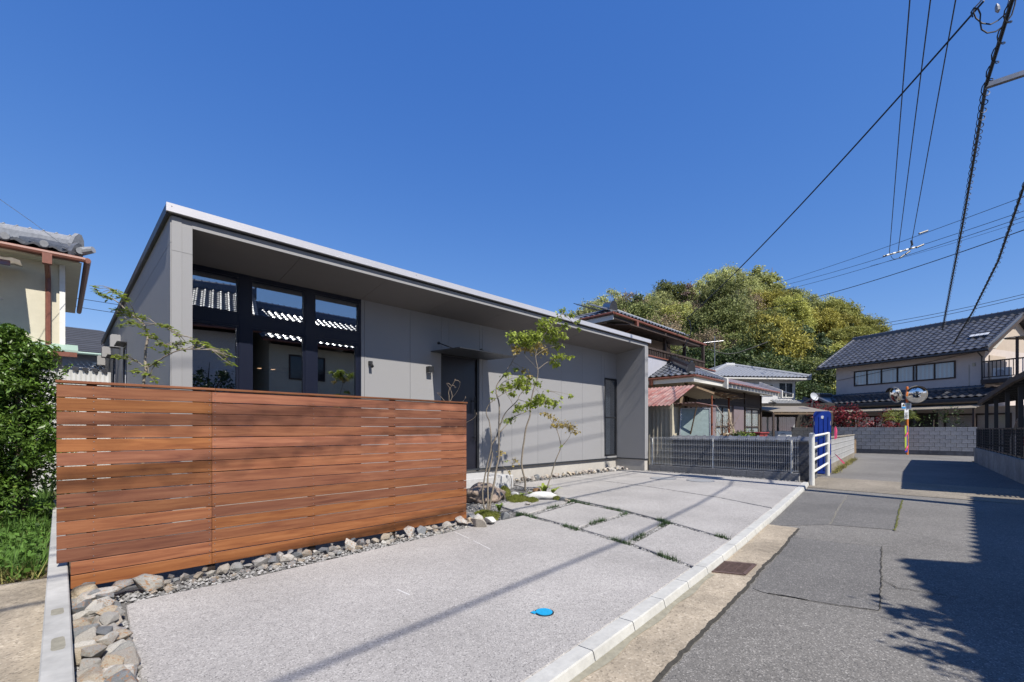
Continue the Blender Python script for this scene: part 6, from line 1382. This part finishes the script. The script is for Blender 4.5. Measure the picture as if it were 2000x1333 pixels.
garden_tree('bare_shrub', 'leafless budding shrub poking above the fence before the door', 'shrub', (560, 2600), 6.6, [([(560, 2600), (555, 1800), (545, 1330), (540, 1190), (570, 1120), (655, 985)], .006, .002, (0, 0)), ([(545, 1400), (600, 1300), (580, 1180), (530, 1090), (500, 1050)], .004, .0015, (0, .1)), ([(600, 1310), (650, 1250), (700, 1180), (740, 1090), (750, 1030)], .0035, .0015, (0, -.1)), ([(545, 1500), (420, 1320), (350, 1250), (320, 1220)], .0035, .0015, (0, .1)), ([(560, 1500), (760, 1420), (850, 1310)], .0035, .0015, (0, 0)), ([(555, 1900), (800, 1800), (1000, 1690), (1060, 1600)], .005, .002, (0, 0))], [(655, 985, 8), (500, 1050, 8), (750, 1030, 8), (660, 1115, 8), (320, 1220, 8), (380, 1215, 8), (850, 1305, 8), (1050, 1610, 10)], .02, Tc, bark='bare_branch', kind='oval', dens=1.5, depth=.05, mats=('bare_branch', 'bare_branch'))

# evergreen shrub by the left yard
def crown_points(g, clumps, per, jit):
    P = []
    for (c, r) in clumps:
        for _ in range(int(per*r*r*40)):
            v = Vector((g.gauss(0, 1), g.gauss(0, 1), g.gauss(0, 1))).normalized()*r*(g.random()**.4); P.append((c[0]+v.x, c[1]+v.y, c[2]+v.z*jit))
    return P
ES = thing('evergreen_shrub', 'dense dark green evergreen shrub tree in the weedy yard', 'shrub', (-.45, 8.6, 0)); g = random.Random(4); cl = []; brs = MB()
for k in range(5):
    a_ = k*1.3; brs.tube([(-.45+.08*math.cos(a_), 8.6+.08*math.sin(a_), -.05), (-.45+.17*math.cos(a_), 8.6+.2*math.sin(a_), .7), (-.45+.2*math.cos(a_), 8.6+.25*math.sin(a_), 1.4), (-.46+.12*math.cos(a_), 8.6+.12*math.sin(a_), 2.05)], [.04, .032, .025, .012], 7)
brs.build('trunk', 'bark', ES)
for k in range(430):
    z = g.uniform(.5, 2.5); w_ = .6*math.sin(min(1, (z-.1)/1.0)*1.57)*(1 if z < 1.7 else max(.2, 1-(z-1.7)/1.0)); a_ = g.random()*6.28; q = w_*g.uniform(.3, 1.05)*(.86+.2*math.sin(a_*3+z*4)+.14*math.sin(z*9+a_))
    cl.append(((-.47+math.cos(a_)*q*1.05, 8.6+math.sin(a_)*q, z), g.uniform(.07, .16)))
for k in range(34):
    a_ = g.random()*6.28; q = g.uniform(.1, .6); z = 2.42-q*.9
    for j in range(4): cl.append(((-.45+math.cos(a_)*(q+j*.04), 8.6+math.sin(a_)*(q+j*.04), z+j*.07), .06-.008*j))
for k in range(60): a_ = g.random()*6.28; cl.append(((-.45+math.cos(a_)*g.uniform(.1, .5), 8.6+math.sin(a_)*g.uniform(.1, .5), g.uniform(.15, .6)), g.uniform(.06, .12)))
put('foliage', leaves_mesh('lv', crown_points(g, cl, 120, .8), .066, .5, .34, 3), 'leaf_shrub', ES); put('new_shoots', leaves_mesh('lv2', [p for p in crown_points(g, cl[::2], 9, .8)], .05, .8, .4, 4), 'leaf_shrub_new', ES)
# strappy plant by fence end
rosette(95, 985, 16, .55, .012, 'leaf_dark', 'tuft of strap-shaped leaves at the boundary wall', 'strap_plant', 1.1, 7)

# hedge, palm and shrub behind the garden wall
HG = thing('red_hedge', 'tall red-leaved hedge behind the grey garden wall', 'hedge', (33.3, 5.2, 0)); g = random.Random(8); cl = []
for k in range(150): y = g.uniform(2.6, 7.8); cl.append(((33.1+g.uniform(-.35, .6), y, g.uniform(.6, 2.5+.25*math.sin(y*1.3)+.2*math.sin(y*3.1))), g.uniform(.22, .4)))
put('foliage', leaves_mesh('hl', crown_points(g, cl, 10, .9), .12, .4, .5, 5), 'leaf_red', HG); put('inner_leaves', leaves_mesh('hl2', crown_points(g, [((c[0]+.15, c[1], c[2]*.85), r) for c, r in cl[::3]], 4, .9), .14, .4, .5, 6), 'leaf_dark', HG)
for y in (3.2, 4.4, 5.6, 6.8): MB().tube([(33.3, y, -.1), (33.25, y+.1, 1.0), (33.3, y, 1.9)], [.04, .03, .015], 6).build('stem', 'bark', HG)
PL = thing('palm', 'small fan palm with drooping yellow-green fronds behind the garden wall', 'palm', (33.0, 2.6, 0)); MB().tube([(33.0, 2.6, -.1), (33.0, 2.6, 1.5)], [.1, .08], 8).build('trunk', 'bark', PL)
for k in range(16):
    a_ = k*.7+g.random(); e = g.uniform(.2, 1.1); mb = MB(); st = Vector((33.0, 2.6, 1.6)); d = Vector((math.cos(a_)*math.cos(e), math.sin(a_)*math.cos(e), math.sin(e))); hub = st+d*.5; sd_ = d.cross(Vector((0, 0, 1))).normalized()
    mb.tube([st, hub], .01, 4)
    for j in range(-6, 7):
        t_ = j*.22; dd = (d*math.cos(t_)+sd_*math.sin(t_)).normalized(); mb.add([hub, hub+dd*.4+Vector((0, 0, .02))-sd_*.018, hub+dd*.62-Vector((0, 0, .18)), hub+dd*.4+Vector((0, 0, .02))+sd_*.018], [(0, 1, 2, 3)])
    mb.build('frond', 'leaf_palm', PL)
SB = thing('garden_shrub', 'dark leafy garden shrub behind the wall near the orange pole', 'shrub', (34, 1.3, 0)); cl = [((34+g.uniform(-.5, .5), 1.2+g.uniform(-1.1, 1.0), g.uniform(.7, 2.35)), g.uniform(.2, .38)) for _ in range(60)]
put('foliage', leaves_mesh('sl', crown_points(g, cl, 3.2, .9), .13, .3, .45, 9), 'leaf_dark', SB); MB().tube([(34, 1.3, -.1), (34, 1.2, 1.8)], [.06, .03], 7).build('stem', 'bark', SB)
P = [(16.5+rng.random()*8, 0, -.06) for _ in range(900)]; P = [(x, 2.9+(x-16.6)*.0777-.06-abs(rng.gauss(0, .07)), z) for x, _, z in P]
tag(put('wall_weeds', blades_mesh('ww', P, .1, .02, 2, 1.5), 'dry_grass'), 'yellow-green weeds along the foot of the lane wall', 'weeds', kind='stuff')
# tree on the camera side whose crown shades the road
def make_tree(name, label, cat, loc, h, seed, trunk_h, crown, leafm, leafsize, n_clump, per, barkm='bark', group=None, rz=0.0, sparse=False):
    """trunk with limbs to every clump, crown of leaf clumps; local coordinates, base at 0"""
    g = random.Random(seed); t = thing(name, label, cat, loc, rz=rz, group=group); tr = MB(); cl = []
    cx, cz = crown[0]*h, crown[1]*h; zc = trunk_h*h+cz*.85
    tr.tube([(0, 0, -.5), (g.uniform(-.02, .02)*h, g.uniform(-.02, .02)*h, trunk_h*h), (g.uniform(-.04, .04)*h, g.uniform(-.04, .04)*h, zc), (0, 0, h*.93)], [.022*h, .016*h, .01*h, .002*h], 7)
    for _ in range(n_clump):
        v = Vector((g.gauss(0, 1), g.gauss(0, 1), g.gauss(0, 1))).normalized(); rr = g.uniform(.55, 1.0)
        c = (v.x*cx*rr, v.y*cx*rr, zc+v.z*cz*rr)
        if c[2] > h*.96: c = (c[0]*.6, c[1]*.6, h*.94)
        cl.append((c, g.uniform(.1, .21)*max(cx, .2*h)))
    for c, r in cl[::1 if sparse else 2]:
        z0 = trunk_h*h+g.random()*max(.1, c[2]-trunk_h*h)*.5; m = ((c[0])*.45, (c[1])*.45, z0+(c[2]-z0)*.6)
        tr.tube([(0, 0, z0), m, c], [.007*h, .004*h, .0012*h], 5, cap=False)
        if sparse:
            for _ in range(5): d = Vector((g.gauss(0, 1), g.gauss(0, 1), abs(g.gauss(0, 1)))).normalized()*r*1.1; tr.tube([c, Vector(c)+d], [.0015*h, .0006*h], 3, cap=False)
    tr.build('trunk', barkm, t)
    P = []
    for (c, r) in cl:
        for _ in range(per):
            v = Vector((g.gauss(0, .62), g.gauss(0, .62), g.gauss(0, .5)))*r; P.append((c[0]+v.x, c[1]+v.y, c[2]+v.z))
    put('crown', leaves_mesh('crown', P, leafsize, .35, .6, seed), leafm, t)
    return t
make_tree('lane_tree', 'leafy garden tree before the plaster house across the lane', 'tree', (3.8, -3.05, 0), 3.95, 41, .45, (.24, .24), 'leaf_dark', .11, 46, 40)

# ================================================================== WOODED HILL
def hill(x, y):
    Z = (x+y)/R2; X = (x-y)/R2; d = math.exp(-((X-44)/34)**2)
    a_ = max(0, min(1, (Z-46)/46)); a_ = a_*a_*(3-2*a_)
    return -.3+19.0*a_*d
nx = 48; mb = MB(); GR = []
for j in range(nx+1):
    for i in range(nx+1):
        Z = 44+j*3.2; X = -50+i*4.4; x, y = (X+Z)/R2, (Z-X)/R2; GR.append((x, y, hill(x, y)))
mb.add(GR, [(j*(nx+1)+i, j*(nx+1)+i+1, (j+1)*(nx+1)+i+1, (j+1)*(nx+1)+i) for j in range(nx) for i in range(nx)])
struct(mb.build('hill', 'hill_soil', smooth=True))
KIND = {   # crown (half width, half height as share of height), trunk share, leaf size m, clumps, leaves per clump, bark
    'pale': ('hill_pale', (.30, .34), .30, .19, 150, 90, 'bark_pale', True, 'pale yellow-green broadleaf tree in spring leaf on the wooded hill'),
    'yellow': ('hill_yellow', (.30, .36), .26, .21, 180, 130, 'bark', False, 'bright yellow-green feathery tree on the wooded hill'),
    'gold': ('hill_gold', (.32, .36), .24, .22, 190, 140, 'bark', False, 'dense golden flowering evergreen tree on the wooded hill'),
    'dark': ('hill_dark', (.34, .38), .2, .22, 200, 140, 'bark', False, 'dense dark green evergreen tree on the wooded hill'),
    'olive': ('hill_olive', (.33, .37), .22, .22, 190, 135, 'bark', False, 'olive green evergreen tree on the wooded hill'),
    'brown': ('hill_brown', (.33, .36), .25, .17, 150, 70, 'bark_pale', True, 'half bare brownish twiggy tree on the wooded hill'),
    'mauve': ('hill_mauve', (.2, .4), .2, .24, 60, 120, 'bark', False, 'narrow mauve-brown tree on the wooded hill crest'),
    'conifer': ('hill_conifer', (.14, .44), .1, .26, 80, 110, 'bark', False, 'slim dark conifer on the wooded hill crest'),
    'poplar': ('hill_pale', (.13, .4), .2, .25, 60, 120, 'bark_pale', False, 'tall narrow pale green tree on the wooded hill crest'),
}
PROTO = {}
def hill_tree(px_, top, Z, kind, var=0):
    X = (px_-CX)*Z/F_; x, y = (X+Z)/R2, (Z-X)/R2; zb = hill(x, y); tz = CH+(HY-top)*Z/F_; h = max(3.5, tz-zb)
    key = (kind, var); m, cr, th, ls, nc, per, bk, sp, lb = KIND[kind]; sc = 1.0 if kind in ('conifer', 'poplar', 'mauve') else max(.8, min(1.25, 10.5/h))
    if key not in PROTO:
        t = make_tree('hill_tree', lb, 'tree', (x, y, zb), 10.0, 900+len(PROTO)*7, th, cr, m, ls, nc, per, bk, 'hill trees: '+kind, rng.uniform(0, 6.28), sp); PROTO[key] = t
    else:
        s_ = PROTO[key]; t = s_.copy(); C.objects.link(t)
        for ch in s_.children:
            c_ = ch.copy(); C.objects.link(c_); c_.parent = t
        t.location = (x, y, zb); t.rotation_euler = (0, 0, rng.uniform(0, 6.28))
    k = h/10.0; wv = rng.uniform(.95, 1.12)
    t.scale = (k*sc*wv*1.08, k*sc*wv*1.08, k)
crest = [(1128, 588, 88, 'pale'), (1151, 576, 90, 'conifer'), (1168, 572, 86, 'pale'), (1195, 554, 88, 'pale'), (1222, 556, 86, 'brown'), (1243, 556, 84, 'conifer'), (1262, 560, 88, 'pale'), (1286, 560, 86, 'pale'), (1310, 536, 90, 'olive'), (1337, 556, 90, 'pale'), (1354, 547, 86, 'mauve'), (1382, 528, 88, 'pale'), (1406, 511, 90, 'pale'), (1432, 512, 90, 'pale'), (1456, 536, 88, 'pale'),
         (1482, 514, 92, 'poplar'), (1508, 511, 92, 'poplar'), (1532, 548, 86, 'olive'), (1556, 553, 88, 'pale'), (1585, 570, 86, 'pale'), (1612, 572, 84, 'pale'), (1634, 574, 82, 'yellow'), (1660, 594, 80, 'yellow'), (1684, 613, 78, 'yellow'), (1704, 632, 78, 'conifer'), (1722, 655, 78, 'yellow'), (1102, 618, 90, 'olive')]
for i, (a_, b_, z_, k_) in enumerate(crest): hill_tree(a_, b_, z_, k_, i % 2)
def crest_y(px_):
    c_ = sorted(crest)
    for (p, a_, *_), (q, b_, *_) in zip(c_, c_[1:]):
        if p <= px_ <= q: return a_+(b_-a_)*(px_-p)/(q-p)
    return 640
rows = [(76, 34, 26, 1110, 1715), (68, 70, 27, 1120, 1715), (61, 108, 28, 1150, 1720), (55, 146, 30, 1180, 1725), (50, 185, 30, 1200, 1720)]
for ri, (Z, dy, step, p0, p1) in enumerate(rows):
    px_ = p0+ri*9
    while px_ < p1:
        t_ = min(790, crest_y(px_)+dy*(1.0 if 1250 < px_ < 1650 else .75)+rng.uniform(-20, 18))
        u = px_+rng.uniform(-8, 8)
        if ri <= 1 and rng.random() < .12: k_ = 'conifer'
        elif ri <= 1: k_ = rng.choice(['pale', 'pale', 'pale', 'yellow', 'brown', 'olive']) if u < 1330 else rng.choice(['pale', 'brown', 'brown', 'olive']) if u < 1480 else rng.choice(['dark', 'olive', 'gold']) if u < 1540 else rng.choice(['gold', 'gold', 'yellow', 'yellow'])
        elif ri == 2: k_ = rng.choice(['pale', 'olive', 'yellow', 'brown']) if u < 1350 else rng.choice(['brown', 'olive', 'olive', 'dark']) if u < 1500 else rng.choice(['olive', 'gold', 'gold', 'dark']) if u < 1600 else rng.choice(['yellow', 'gold', 'yellow'])
        else: k_ = rng.choice(['olive', 'brown', 'dark', 'dark']) if u < 1420 else rng.choice(['dark', 'dark', 'dark', 'olive']) if u < 1640 else rng.choice(['dark', 'olive', 'yellow'])
        hill_tree(u, t_, Z+rng.uniform(-2.5, 2.5), k_, rng.randrange(2)); px_ += step*rng.uniform(.85, 1.15)
for a_, b_, z_ in ((190, 634, 48), (203, 640, 50)): make_tree('distant_tree', 'dark treetop showing above the slate roof', 'tree', (A(a_, b_, z_).x, A(a_, b_, z_).y, 0), A(a_, b_, z_).z, int(a_), .5, (.16, .2), 'hill_dark', .3, 30, 60, group='treetops above the slate roof')
